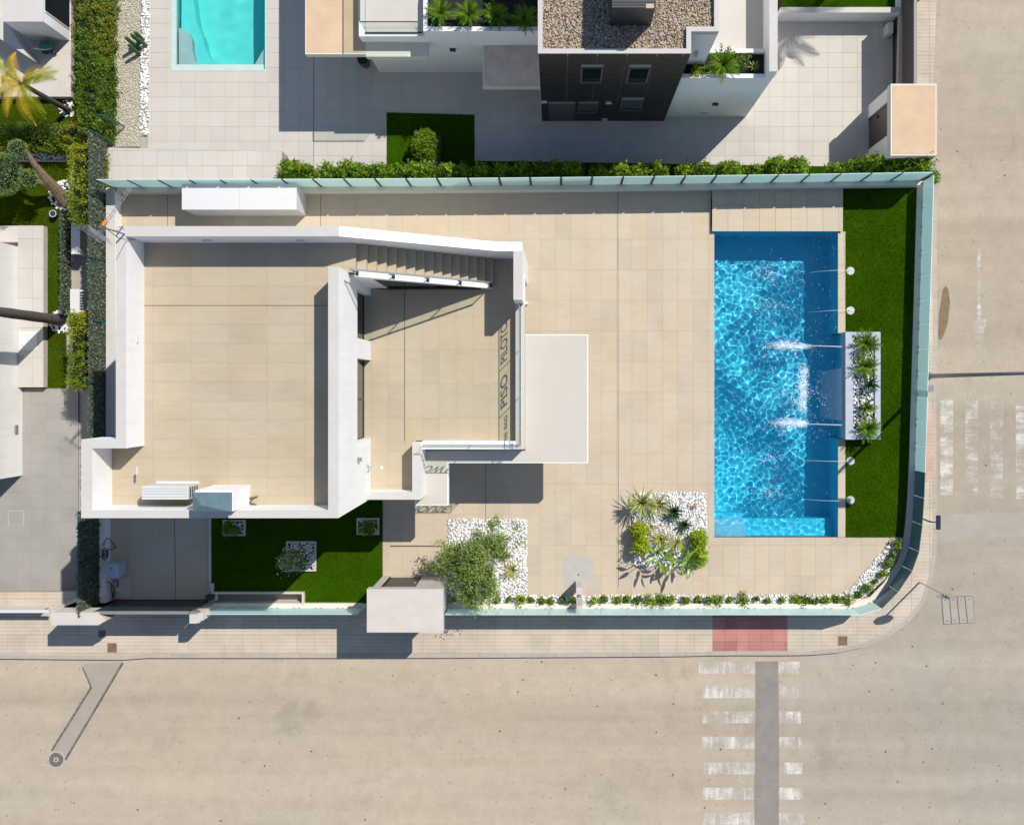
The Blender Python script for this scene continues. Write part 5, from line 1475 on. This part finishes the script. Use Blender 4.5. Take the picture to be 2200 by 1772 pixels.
cc = thing('column_cactus', 'clump of ribbed green column cactus on the gravel bed', 'cactus')
for k, (px, py, l, d) in enumerate(((283, 82, 34, .7), (290, 72, 26, .55), (296, 66, 24, .5), (287, 96, 30, .65), (301, 78, 20, .45))):
    a = P(px + 14, py + 22, 0); b_ = a + Vector((-.10, .10, d * 1.15))
    m = MB(); pts = [a.lerp(b_, t) for t in (0, .3, .6, .85, .96, 1)]
    obj('column', m.tube(pts, [.06, .068, .066, .06, .04, .01], 9), M['cactus'], cc)

# the neighbour's villa
nv = thing('neighbour_villa', 'villa with black clad tower, gravel roof, white wings and planted terraces', 'house')
TX0, TX1, TX2, TY0, TY1, TZ = -.522, 3.632, 4.386, 9.04, 9.635, 6.96
YBK = 17.6
bx('tower_core', M['black'], nv, TX0 + .04, TX1 - .04, TY0 + .04, YBK, -.1, TZ - .25)
bx('tower_side', PL, nv, TX1 - .035, TX2, TY1 + .001, YBK, -.1, TZ - .25)
bx('tower_west_wall', PL, nv, TX0, TX0 + .038, TY0, YBK, -.1, TZ - .25)
# cladding boards
rows = 15; bh = (TZ - .06) / rows
cols = [TX0, TX0 + .81, TX0 + 1.62, TX0 + 2.43, TX0 + 3.24, TX0 + 3.95, TX1]
wins = [(.676, 1.31, 4.39, 5.75), (2.03, 2.66, 4.33, 5.70), (.676, 1.31, 1.14, 2.08), (2.03, 2.70, 1.40, 2.49), (-.28, .58, .05, 2.04)]
for r_ in range(rows):
    z0, z1 = .02 + r_ * bh + .006, .02 + (r_ + 1) * bh - .006
    for c0_, c1_ in zip(cols[:-1], cols[1:]):
        segs = [(c0_ + .008, c1_ - .008)]
        for w in wins:
            if z1 <= w[2] or z0 >= w[3]: continue
            ns = []
            for s0, s1 in segs:
                if w[1] <= s0 or w[0] >= s1: ns.append((s0, s1)); continue
                if s0 < w[0]: ns.append((s0, w[0]))
                if s1 > w[1]: ns.append((w[1], s1))
            segs = ns
        for s0, s1 in segs:
            if s1 - s0 > .02: bx('cladding_board', M['black'], nv, s0, s1, TY0 - .004, TY0 + .04, z0, z1)
bx('cladding_backing', M['grey'], nv, TX0 + .01, TX1 - .001, TY0 + .012, TY0 + .039, 0, TZ - .06)
for k, w in enumerate(wins):
    x0, x1, z0, z1 = w
    nm = 'door' if k == 4 else 'window'
    fr = obj(nm, MB().box(x0, x1, TY0 - .012, TY0 + .011, z0, z0 + .05).box(x0, x1, TY0 - .008, TY0 + .011, z1 - .05, z1).box(x0, x0 + .05, TY0 - .02, TY0 + .011, z0 + .05, z1 - .05).box(x1 - .05, x1, TY0 - .02, TY0 + .011, z0 + .05, z1 - .05), M['framegrey'], nv)
    bx('door_leaf' if k == 4 else 'pane', M['framegrey'] if k == 4 else M['darkglass'], fr, x0 + .05, x1 - .05, TY0 - .002, TY0 + .011, z0 + .05, z1 - .05)
    if k < 4: bx('sill', M['framegrey'], fr, x0 - .01, x1 + .01, TY0 - .05, TY0 - .02, z0 - .02, z0 + .01)
for x, z in ((1.63, 2.25), (-.41, 2.35), (1.6, .25)): bx('wall_light', M['acgrey'], nv, x - .09, x + .09, TY0 - .06, TY0 - .005, z, z + .10)
# gravel roof with its rim
rimp = [(TX0, YBK), (TX0, TY0), (TX1, TY0), (TX1, TY1), (TX2, TY1), (TX2, YBK)]
bx('roof_deck', M['pavegrout'], nv, TX0 + .1, TX1 - .1, TY0 + .1, YBK, TZ - .4, TZ - .16)
bx('roof_deck', M['pavegrout'], nv, TX1 - .1, TX2 - .1, TY1 + .1, YBK, TZ - .4, TZ - .1605)
for q in ((TX0, TX0 + .13, TY0 + .13, YBK), (TX0, TX1, TY0, TY0 + .13), (TX1 - .13, TX1, TY0 + .13, TY1 + .13), (TX1, TX2, TY1, TY1 + .13), (TX2 - .13, TX2, TY1 + .13, YBK)):
    bx('roof_rim', CP, nv, *q, TZ - .26, TZ)
o = stones('roof_gravel', [(TX0 + .13, TY0 + .13), (TX1 - .13, TY0 + .13), (TX1 - .13, TY1 + .13), (TX2 - .13, TY1 + .13), (TX2 - .13, 12.4), (TX0 + .13, 12.4)], TZ - .15, 950, .052, M['gravel'])
tag(o, 'tan gravel covering the flat roof of the black clad tower', None, None, 'stuff')
rl = thing('roof_plant_box', 'dark louvred equipment housing on the gravel roof', 'louvre box')
zl = TZ + 1.25
l0, l1, m0 = PX(1316, zl), PX(1409, zl), PY(14, zl)
bx('housing', M['dark'], rl, l0, l1, m0, m0 + 2.2, TZ - .16, zl - .02)
for k in range(9): bx('louvre', M['dark'], rl, l0 - .01, l1 + .01, m0 - .03 + k * .07, m0 + .015 + k * .07, zl - .02, zl)
bx('vent_grille', M['peach'], rl, l1 - .25, l1 - .05, m0 - .05, m0 + .06, zl - .02, zl + .01)  # peach colour stands in for yellow light on the slats

# west wing: ground floor wall, upper terrace, planter, canopies
W0, WY, WZ = -6.05, 10.70, 3.95
bx('west_wing', PL, nv, W0, TX0 - .002, WY, YBK, -.1, 3.51)
bx('terrace_floor', M['paver'], nv, W0 + .2, PX(915, 3.4), WY + .12, YBK, 3.51, 3.54)
bx('planter_front', PL, nv, PX(911, 3.8), TX0 - .003, WY + .002, WY + .14, 3.51, WZ)
bx('planter_end', PL, nv, PX(911, 3.8) - .002, PX(911, 3.8) + .12, WY + .14, WY + 1.2, 3.51, WZ)
bx('planter_soil', M['soil'], nv, PX(911, 3.8) + .12, TX0 - .003, WY + .14, WY + 1.2, 3.51, WZ - .12)
bx('planter_back', M['stonegrey'], nv, PX(911, 3.8), TX0 - .003, WY + 1.2, WY + 1.3, 3.51, WZ - .02)
bx('wall_light', M['dark'], nv, PX(971, 2.6) - .09, PX(971, 2.6) + .09, WY - .07, WY, 2.3, 2.45)
bal2 = thing('terrace_balustrade', 'clear glass balustrade round the small upper terrace of the neighbouring villa', 'balustrade')
gx0, gx1, gyy = W0 + .22, PX(915, 3.4) - .1, WY + .10
bx('glass_panel', M['glass'], bal2, gx0, gx1, gyy - .008, gyy + .008, 3.55, 4.45)
bx('glass_panel', M['glass'], bal2, gx0 - .016, gx0, gyy, gyy + 2.6, 3.55, 4.45)
bx('edge_rail', M['dark'], bal2, gx0 - .01, gx1, gyy - .014, gyy + .014, 4.45, 4.47)
bx('edge_rail', M['dark'], bal2, gx0 - .026, gx0 + .002, gyy + .014, gyy + 2.6, 4.45, 4.47)
bx('base_channel', M['dark'], bal2, gx0 - .02, gx1, gyy - .02, gyy + .02, 3.53, 3.555)
bx('canopy_slab', M['cream'], nv, PX(655.6, 3), PX(786, 3), PY(117, 3), YBK, 2.72, 2.995)
bx('canopy_finish', M['peach'], nv, PX(658, 3), PX(786, 3) - .01, PY(114, 3), YBK, 2.995, 3.0)
bx('canopy_ledge', M['cream'], nv, PX(786, 3) + .001, PX(919, 3), PY(122, 3), WY - .001, 2.74, 2.99)
bx('column', PL, nv, PX(700, 0), PX(716, 0), PY(90, 0), PY(75, 0), -.1, 2.72)
bx('door_canopy', M['cream'], nv, PX(1037, 2.7), TX0 - .004, PY(187, 2.7), WY - .001, 2.40, 2.69)
bx('canopy_finish', M['dirtyslab'], nv, PX(1040, 2.7), TX0 - .004, PY(185, 2.7), WY - .002, 2.69, 2.70)
pot = thing('dark_pot', 'dark round planter pot in the shade below the peach canopy', 'pot')
c = P(783, 133, .3)
obj('pot_body', MB().tube([(c.x, c.y, 0), (c.x, c.y, .25), (c.x, c.y, .5), (c.x, c.y, .56)], [.13, .18, .2, .2], 16), M['ladder'], pot, True)
obj('pot_soil', MB().prism(ring(.17, 16, c.x, c.y), .55, .565), M['soil'], pot)

# east wing with upper terrace and planter
E1, EY = 6.413, 9.188
bx('east_wing', PL, nv, TX1 + .004, E1, EY, TY1 - .002, -.1, 3.85)
bx('east_wing_body', PL, nv, TX2 + .003, E1, TY1, YBK, -.1, 3.85)
bx('east_terrace_floor', M['paver'], nv, TX2 + .003, E1 - .2, TY1 + .42, YBK, 3.85, 4.01)
bx('east_parapet', PL, nv, E1 - .235, E1, EY + .001, YBK, 3.85, 4.92)
bx('parapet_coping', CP, nv, E1 - .24, E1 + .004, EY - .004, YBK, 4.92, 4.935)
bx('planter_front', PL, nv, TX1 + .004, E1 - .24, EY - .002, EY + .12, 3.85, 4.31)
bx('planter_back', PL, nv, TX2 + .003, E1 - .24, TY1 + .30, TY1 + .42, 3.85, 4.31)
bx('planter_soil', M['soil'], nv, TX1 + .004, E1 - .24, EY + .12, TY1 + .30, 3.85, 4.16)
bx('wall_light', M['dark'], nv, PX(1536.5, 1.6) - .09, PX(1536.5, 1.6) + .09, EY - .07, EY, 1.55, 1.70)
bx('wall_vent', M['grey'], nv, PX(1513, .6) - .14, PX(1513, .6) + .14, EY - .015, EY, .45, .50)
wl = bx('wall_tap', M['steel'], nv, PX(1498, 5.4) - .05, PX(1498, 5.4) + .05, TY1 - .06, TY1, 5.0, 5.4)

labs = ['green sago palm at the west end of the roof terrace planter', 'spread yellow green sago palm second in the roof terrace planter', 'dense bright sago palm third in the roof terrace planter', 'dark shaded sago palm against the black tower']
for k, (px, py) in enumerate(((945, 26), (1005, 30), (1067, 36), (1127, 42))):
    sago(at(px, py, 4.15, WZ - .12), labs[k], .98 + .05 * (k == 1), 40, 70 + k, None, .18)
sago(at(1556, 136, 4.7, 4.16), 'large glossy sago palm in the planter of the white east wing', 1.15, 40, 75, None, .3)
spiky('agave', at(1622, 140, 4.45, 4.16), 'small green agave near the parapet of the white east wing', 'agave', 18, .75, 76, .1)
shrub('planter_bush', at(1500, 152, 4.35, 4.16), .20, .2, .35, 'yellow green bush at the tower end of the wing planter', 'euph', 26, 14, .06)
shrub('planter_bush', at(1593, 134, 4.35, 4.16), .24, .22, .42, 'round green bush behind the large sago palm', 'shrub', 30, 14, .06)

# lawn planter with clipped bush
lp = thing('lawn_planter', 'dark edged square planter with pebbles on the neighbour lawn', 'planter')
lx0, lx1, ly0, ly1 = PX(892), PX(949), PY(358), PY(294)
for q in ((lx0, lx1, ly1 - .08, ly1), (lx1 - .10, lx1, ly0, ly1 - .08), (lx0, lx0 + .06, ly0, ly1 - .08)): bx('rim', M['dark'], lp, *q, 0, .14)
stones('planter_pebbles', [(lx0 + .06, ly0), (lx1 - .1, ly0), (lx1 - .1, ly1 - .08), (lx0 + .06, ly1 - .08)], .06, 300, .09, M['pebble'], lp)
shrub('clipped_bush', at(912, 312, .7), .45, .52, 1.1, 'rounded clipped bush in the dark edged lawn planter', 'shrub', 210, 20, .07, None, 'shrub', .09, tint=.55, core=.85, shell=(.92, 1.04), aspect=.6)

# conifer shrubs behind the north fence
labs_h = 'bushy green conifer shrub in the row behind the north glass fence'
hx_ = [(622, 362, .38, 1.05), (655, 366, .30, .9)] + [(700 + k * 38 + random.uniform(-8, 8), 366 + random.uniform(-3, 3), random.uniform(.30, .40), random.uniform(.9, 1.25)) for k in range(15)]
hx_ += [(1285, 366, .3, .9), (1330, 366, .36, 1.0), (1372, 366, .3, .85), (1410, 366, .36, .95), (1478, 365, .34, .9), (1510, 363, .32, 1.0), (1568, 362, .4, 1.05), (1628, 364, .3, .8), (1672, 357, .4, 1.1), (1714, 356, .36, 1.1), (1795, 362, .28, .7), (1846, 356, .36, .95), (1875, 344, .30, 1.25), (1905, 354, .42, 1.05), (1942, 352, .42, 1.15), (1975, 350, .45, 1.3), (2000, 378, .28, .8)]
for k, (px, py, r, h) in enumerate(hx_):
    h *= 1.75
    shrub('conifer_shrub', at(px, py + 4, h * .75), r, r * .85, h, labs_h, 'shrub', int(230 * r), 20, .10, 'conifer shrubs behind the north glass fence', 'shrub', .15, 6, tint=.5, core=.78, shell=(.8, 1.1), aspect=.6)

# street portal and gate of the neighbour
np_ = thing('street_portal', 'portal with flat peach roof and dark door on the east street', 'portal')
s0, s1, t0, t1 = 10.55, 12.0, 7.32, 9.59
bx('roof_slab', M['cream'], np_, s0, s1, t0, t1, 2.05, 2.39)
bx('roof_finish', M['peach'], np_, s0 + .06, s1 - .04, t0 + .05, t1 - .05, 2.39, 2.40)
bx('side_wall', PL, np_, s0 + .02, s1 - .3, t0 + .05, 8.06, -.5, 2.05)
bx('side_wall', PL, np_, s0 + .02, s1 - .3, 9.13, t1 - .03, -.5, 2.05)
bx('lintel', PL, np_, s0 + .02, s1 - .3, 8.06, 9.13, 1.98, 2.05)
d = bx('door', M['gate'], np_, s0 + .05, s0 + .11, 8.09, 9.10, 0, 1.98)
for q in ((8.09, 8.14), (9.05, 9.10)): bx('door_frame', M['dark'], d, s0 + .03, s0 + .05, q[0], q[1], 0, 1.97)
bx('handle', M['dark'], d, s0 - .02, s0 + .03, 8.89, 8.96, .95, 1.05)
sg = thing('street_gate', 'brown metal sliding gate beside the peach roofed portal', 'gate')
bx('leaf', M['gate'], sg, 11.455, 11.505, 9.62, 12.84, -.3, 1.93)
bx('top_rail', M['grey'], sg, 11.43, 11.53, 9.62, 12.84, 1.93, 1.98)
bx('bottom_rail', M['dark'], sg, 11.41, 11.455, 9.62, 12.6, -.05, .04)
gb = bx('gate_lamp_box', M['acgrey'], sg, 11.08, 11.24, 11.85, 12.2, -.02, .55)
ec = thing('meter_cabinet', 'white meter cabinet on the pavement at the end of the brown gate', 'cabinet')
bx('body', M['whitepaint'], ec, 11.54, 12.1, 12.9, 13.8, .6, 1.62)
bx('lid', M['whitepaint'], ec, 11.50, 12.15, 12.86, 13.84, 1.62, 1.67)
bx('hinge', M['grey'], ec, 12.1, 12.13, 13.0, 13.1, .95, 1.25)

rg_ = thing('retaining_wall', 'white retaining wall holding a raised strip of turf at the car court', 'wall')
bx('wall_body', PL, rg_, PX(1677, .85), PX(1936, .85), PY(27, .85), PY(16, .85), -.1, .84)
bx('coping', CP, rg_, PX(1677, .85), PX(1936, .85), PY(27, .85) - .01, PY(16, .85), .84, .855)
bx('wall_end', PL, rg_, PX(1926, .85), PX(1936, .85), PY(16, .85) + .001, 16, -.1, .85)
bx('earth', M['soil'], rg_, PX(1677, .85), PX(1926, .85), PY(16, .85) + .001, 17, -.1, .70)
turf('raised_lawn', [(1679, -60), (1926, -60), (1926, 15.5), (1679, 15.5)], .72, 'raised strip of turf behind the white retaining wall', 'grass', 1800)

for o in set(bpy.data.objects) - before:
    if o.parent is None: o.location.z += G; o['lowered'] = 1

# ================================================================== PALMS, HEDGES, WEST NEIGHBOUR
PALM = [frond_mesh('frond', 1.35, .22, 22, 1.0, .6, 'palm'), frond_mesh('frond', 1.45, .24, 22, 1.15, .65, 'palmy'), frond_mesh('frond', 1.25, .22, 22, .9, .6, 'palm')]
def palm(base, h, label, n, seed, r=.13, scale=1.0, tilt=(-.35, .75), azi=None):
    rg = random.Random(seed)
    t = plant('palm_tree', label, 'tree', base)
    k = 12
    obj('trunk', MB().tube([(0, 0, h * j / k) for j in range(k + 1)], [r * (1.25 if j == 0 else 1.0 + .06 * (j % 2)) * (1 - .25 * j / k) for j in range(k + 1)], 12), M['bark'], t, True)
    for q in range(n):
        a = (q * 2.39996 if azi is None else azi[q % len(azi)]) + rg.uniform(-.15, .15)
        o = link('frond', PALM[rg.randrange(3)], None, t)
        tl = tilt[0] + (tilt[1] - tilt[0]) * q / max(1, n - 1)
        o.rotation_euler = (rg.uniform(-.3, .3), -tl, a); o.location = (math.cos(a) * .05, math.sin(a) * .05, h - .02)
        s = scale * rg.uniform(.85, 1.1); o.scale = (s, s, s)
    return t
palm(P(148, 238, 0) + Vector((0, 0, G)), 3.1, 'slim palm with yellowed arching fronds at the corner of the west garden', 15, 81, .09, .92, (-.5, .35), [2.4, 2.9, 3.4, .25, .6, -1.15, -1.4, 1.9, -.95, 4.2])
palm(P(132, 688, 0) + Vector((0, 0, G)), 7.5, 'thick grey palm trunk rising from the pebble ring in the west lawn', 18, 82, .17, .95)
palm(Vector((10.2, 14.3, -.55)), 3.5, 'palm on the raised turf behind the white retaining wall', 18, 83, .12, .95)

# west side ground, level with the north neighbour
before = set(bpy.data.objects)
screen('low_ivy_screen', 'low dull green ivy screen on the neighbour side between the two white cabinets', 152, 462, 672, 0, .75, 700)
turf('west_lawn', [(-40, -60), (168, -60), (168, 312), (150, 312), (150, 480), (142, 480), (142, 834), (92, 834), (92, 484), (-40, 484)], .0, 'green lawn round the west neighbour house and palms', 'grasswest', 1500, .05)
wd = ppoly([(-60, 834), (168, 834), (168, 1115), (166, 1300), (-60, 1300)])
wdrive = struct(obj('west_driveway', MB().prism(wd, -.3, -.006), M['pavegrout']))
tiles('paver', wdrive, wd, 0.0, .5, .5, PX(36), PY(868), M['paver_grey'], .006, .02)
line('hatch_outline', wdrive, 18, 1097, 50, 1097, .002, .014, 'paver'); line('hatch_outline', wdrive, 51, 1097, 51, 1130, .002, .014, 'paver'); line('hatch_outline', wdrive, 18, 1097, 18, 1130, .002, .014, 'paver')

hedge('tall_conifer_hedge', 'tall wide conifer hedge with brown patches beside the cream gravel', -15.54, -14.99, PY(276, 1.5), 14.8, 0, 1.55, 'hedge', 60, .10, 22, tint=.5, strand=(-.35, .5, .8))
hedge('low_hedge', 'low clipped hedge across the west garden behind the palm', PX(-30, 1.1), PX(162, 1.1), PY(291, 1.1), PY(270, 1.1), 0, 1.1, 'hedge', 65, .08, 22, tint=.42)
hedge('low_hedge', 'yellow green clipped hedge in front of the pebble strip and pine', PX(-30, .9), PX(186, .9), PY(313, .9), PY(294, .9), 0, .9, 'hedgebright', 65, .08, 22, tint=.4)
hedge('narrow_hedge', 'narrow bright hedge beside the crooked pine trunk', PX(152, 2.1), PX(188, 2.1), PY(476, 2.1), PY(314, 2.1), 0, 2.1, 'hedgebright', 70, .075, 22, tint=.45)
hedge('narrow_hedge', 'narrow bright hedge between the thick palm trunk and the driveway', PX(149, 2.1), PX(184, 2.1), PY(831, 2.1), PY(675, 2.1), 0, 2.1, 'hedgebright', 70, .075, 22, tint=.45)
gravel_bed('shaded_pebbles', [(18, 328), (150, 328), (150, 345), (18, 345)], .012, 300, .08, M['pebble'], 'shaded strip of pebbles behind the yellow green hedge')
bx('bed_edging', M['concrete'], bpy.data.objects['shaded_pebbles'], PX(18), PX(150), PY(348.5), PY(345), -.05, .06)
def ring_bed(name, px, py, r0, r1, label):
    c = P(px, py, 0)
    x = RNG.uniform(-r1, r1, 900); y = RNG.uniform(-r1, r1, 900); d = np.hypot(x, y); k = (d > r0) & (d < r1)
    poly = [(c.x + r1 * math.cos(2 * math.pi * q / 24), c.y + r1 * math.sin(2 * math.pi * q / 24)) for q in range(24)]
    o = stones(name, poly, .02, 300, .085, M['pebble']); tag(o, label, None, None, 'stuff')
ring_bed('palm_ring_pebbles', 146, 234, .05, .30, 'ring of white pebbles round the slim yellowed palm')
ring_bed('trunk_ring_pebbles', 134, 690, .1, .42, 'ring of white pebbles round the thick palm trunk')
ring_bed('pine_ring_pebbles', 138, 420, .1, .52, 'white pebbles at the foot of the crooked pine')

# cloud pruned pine
pn = plant('cloud_pine', 'crooked cloud-pruned pine with three clipped foliage balls', 'tree', P(142, 434, 0))
b0_ = P(142, 434, 0)
loc = lambda px, py, z: P(px, py, z) - b0_
tr = MB().tube([(0, 0, 0), loc(122, 410, .45), loc(98, 385, 1.0), loc(72, 352, 1.6), loc(55, 322, 2.0)], [.24, .20, .17, .10, .05], 10)
tr.tube([loc(105, 398, .8), loc(70, 384, 1.35), loc(25, 362, 1.5)], [.11, .08, .05], 8)
tr.tube([loc(90, 380, 1.1), loc(68, 384, 1.5)], [.07, .04], 6)
obj('trunk', tr, M['barkpine'], pn)
for px, py, z, r in ((38, 319, 2.1, .30), (2, 374, 1.75, .70), (62, 383, 1.65, .31)):
    c = np.array(loc(px, py, z))
    n = int(r * r * 9000)
    C = unit(RNG.normal(size=(n, 3))) * r * RNG.uniform(.82, 1.04, n)[:, None] + c
    link('foliage_ball', leaves('foliage_ball', C, .06, .35, tint=.5 + .2 * np.sin(C[:, 0] * 9) * np.sin(C[:, 1] * 8)), M['pine'], pn)
    bvv = bv * r * .8 + c
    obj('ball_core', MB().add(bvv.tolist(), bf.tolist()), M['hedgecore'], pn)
bk = thing('white_bucket', 'white rimmed bucket in the shade at the foot of the pine', 'bucket')
c = P(116, 460, .2)
obj('bucket_body', MB().tube([(c.x, c.y, .0), (c.x, c.y, .28)], [.09, .11], 16), M['dark'], bk)
obj('rim', MB().tube([(c.x + .11 * math.cos(k * math.pi / 10), c.y + .11 * math.sin(k * math.pi / 10), .285) for k in range(21)], .013, 5), M['whitepaint'], bk)

# west house
wh = thing('west_house', 'white house wall and paved step on the west edge behind the palm trunk', 'house')
bx('house_wall', PL, wh, -26, PX(38, .3), PY(1021), PY(530, .3), -.2, 6.2)
bx('step_slab', M['concrete'], wh, PX(38, .3) + .001, PX(93, .3), PY(832, .3), PY(485, .3), -.2, .28)
tiles('paver', wh, ppoly([(38.5, 485), (92.5, 485), (92.5, 832), (38.5, 832)], .3), .30, .5, 1.0, PX(38, .3), PY(832, .3), M['paver'], .006, .02)
bx('porch_slab', M['concrete'], wh, -26, PX(92, .3), PY(520, .3), PY(485, .3) - .002, -.2, .285)
bx('basement_window', M['acgrey'], wh, PX(40, .31), PX(80, .31), PY(752, .31), PY(711, .31), .29, .312)
bx('wall_light', M['grey'], wh, PX(38, .3), PX(38, .3) + .05, PY(930), PY(912), .35, .5)
gh = thing('garden_house', 'low white garden building with dark window and wedge shaped wall', 'building')
bx('plinth', M['concrete'], gh, -26, PX(152.5, .3), PY(208, .3), 16, -.1, .3)
xg = PX(152, .3)
bx('block', PL, gh, PX(7, 2.05), xg - .03, PY(47, 2.05), 16, .3, 2.03)
bx('block_roof', CP, gh, PX(7, 2.05), xg - .03, PY(47, 2.05), 16, 2.03, 2.05)
wn = bx('window', M['darkglass'], gh, xg - .03, xg - .015, PY(21, 2.05), 16, .35, 1.95)
bx('frame', M['whitepaint'], wn, xg - .03, xg - .01, PY(21, 2.05) - .05, PY(21, 2.05), .35, 1.95)
obj('wedge_wall', MB().prism([(PX(-40, 1.05), PY(20, 1.05)), (PX(7, 1.05), PY(40, 1.05)), (PX(62, 1.05), PY(124, 1.05)), (PX(-40, 1.05), PY(58, 1.05))], .3, 1.05), CP, gh)
ry = thing('garden_cart', 'teal garden cart with red trim parked in the corner of the terrace', 'cart')
c = P(103, 100, .5)
bx('tub', M['teal'], ry, c.x - .19, c.x + .17, c.y - .12, c.y + .14, .42, .62)
bx('rim', M['teal'], ry, c.x - .21, c.x + .19, c.y - .14, c.y + .16, .62, .65)
bx('toolbox', M['red'], ry, c.x - .1, c.x + .12, c.y + .02, c.y + .10, .65, .72)
obj('handle', MB().tube([(c.x - .2, c.y - .1, .6), (c.x - .3, c.y - .2, .9), (c.x + .1, c.y - .25, .9), (c.x + .18, c.y - .1, .6)], .014, 6), M['steel'], ry)
for s_ in (-1, 1): obj('wheel', MB().tube([(c.x + s_ * .14, c.y - .16, .41), (c.x + s_ * .14, c.y - .20, .41)], .10, 14), M['dark'], ry)

for (x0, y0, x1, y1, lab, lou) in ((153, 477, 172, 546, 'white pool equipment cabinet under the narrow bright hedge end', False), (150.5, 621, 181, 673.5, 'white cabinet with dark louvred side next to the thick palm trunk', True)):
    t = thing('equipment_cabinet', lab, 'cabinet')
    z = .75
    a0, a1, c0_, c1_ = PX(x0, z), PX(x1, z), PY(y1, z), PY(y0, z)
    bx('body', M['whitepaint'], t, a0 + .02, a1 - .02, c0_ + .02, c1_ - .02, 0, z - .03)
    bx('lid', M['whitepaint'], t, a0, a1 - (.17 if lou else 0), c0_, c1_, z - .03, z)
    if lou:
        for k in range(7): bx('louvre', M['dark'], t, a1 - .15, a1 - .02, c0_ + .12 + k * .09, c0_ + .18 + k * .09, z - .03, z - .01)
    else: bx('hinge', M['grey'], t, a1 - .01, a1 + .01, c0_ + .2, c0_ + .3, z - .12, z - .06)

wg = thing('west_gate', 'white metal gate closing the west driveway to the street', 'gate')
gy2 = PY(1291)
bx('leaf', M['whitepaint'], wg, -22, PX(107, .8), gy2 - .025, gy2 + .025, 0.0, 1.5)
bx('top_rail', M['acgrey'], wg, -22, PX(107, 1.5), gy2 - .05, gy2 + .05, 1.5, 1.56)
bx('bottom_rail', M['dark'], wg, -22, PX(107), gy2 - .04, gy2 + .05, -.05, .0)
wwl = thing('side_wall', 'short cream wall between west driveway gate and wide gate pillar', 'wall')
bx('wall_body', M['cream'], wwl, PX(140, .3), PX(214, .3), PY(1318, .3), PY(1301, .3), 0, .3)
bx('wall_coping', M['concrete'], wwl, PX(140, .3), PX(215, .3), PY(1318.5, .3), PY(1300.5, .3), .3, .32)
wf = thing('chain_link_fence', 'green wire fence panel with slanting rail between hedge end and cream gravel', 'fence')
f0_, f1_ = P(205, 262, .6), P(247, 312, .6)
for k in range(9):
    t = k / 8; obj('wire', MB().tube([(-15.07 + .36 * t, 8.84, .05), (-15.07 + .36 * t, 8.84, 1.5)], .008, 4), M['ivypost'], wf)
obj('rail', MB().tube([(-15.54, 8.32, 1.5), (-14.97, 8.16, .4)], .018, 6).tube([(-15.1, 8.84, 1.5), (-14.66, 8.84, 1.5)], .014, 6), M['ivypost'], wf)
obj('post', MB().tube([(-15.54, 8.32, 0), (-15.54, 8.32, 1.55)], .022, 6).tube([(-14.68, 8.84, 0), (-14.68, 8.84, 1.55)], .022, 6), M['ivypost'], wf)

for o in set(bpy.data.objects) - before:
    if o.parent is None: o.location.z += G; o['lowered'] = 1
H = 33.0

# ================================================================== put every Empty at the base of its thing
for o in [o for o in bpy.data.objects if o.type == 'EMPTY' and o.parent is None and o.location.xy.length == 0]:
    lo = Vector((1e9,) * 3); hi = Vector((-1e9,) * 3)
    for ch in o.children:
        if ch.type != 'MESH': continue
        for cnr in ch.bound_box:
            p = Vector(cnr) + ch.location
            lo = Vector(map(min, lo, p)); hi = Vector(map(max, hi, p))
    b = Vector(((lo.x + hi.x) / 2, (lo.y + hi.y) / 2, lo.z))
    o.location += b
    for ch in o.children: ch.location -= b
for o in bpy.data.objects:
    if 'lowered' in o: del o['lowered']
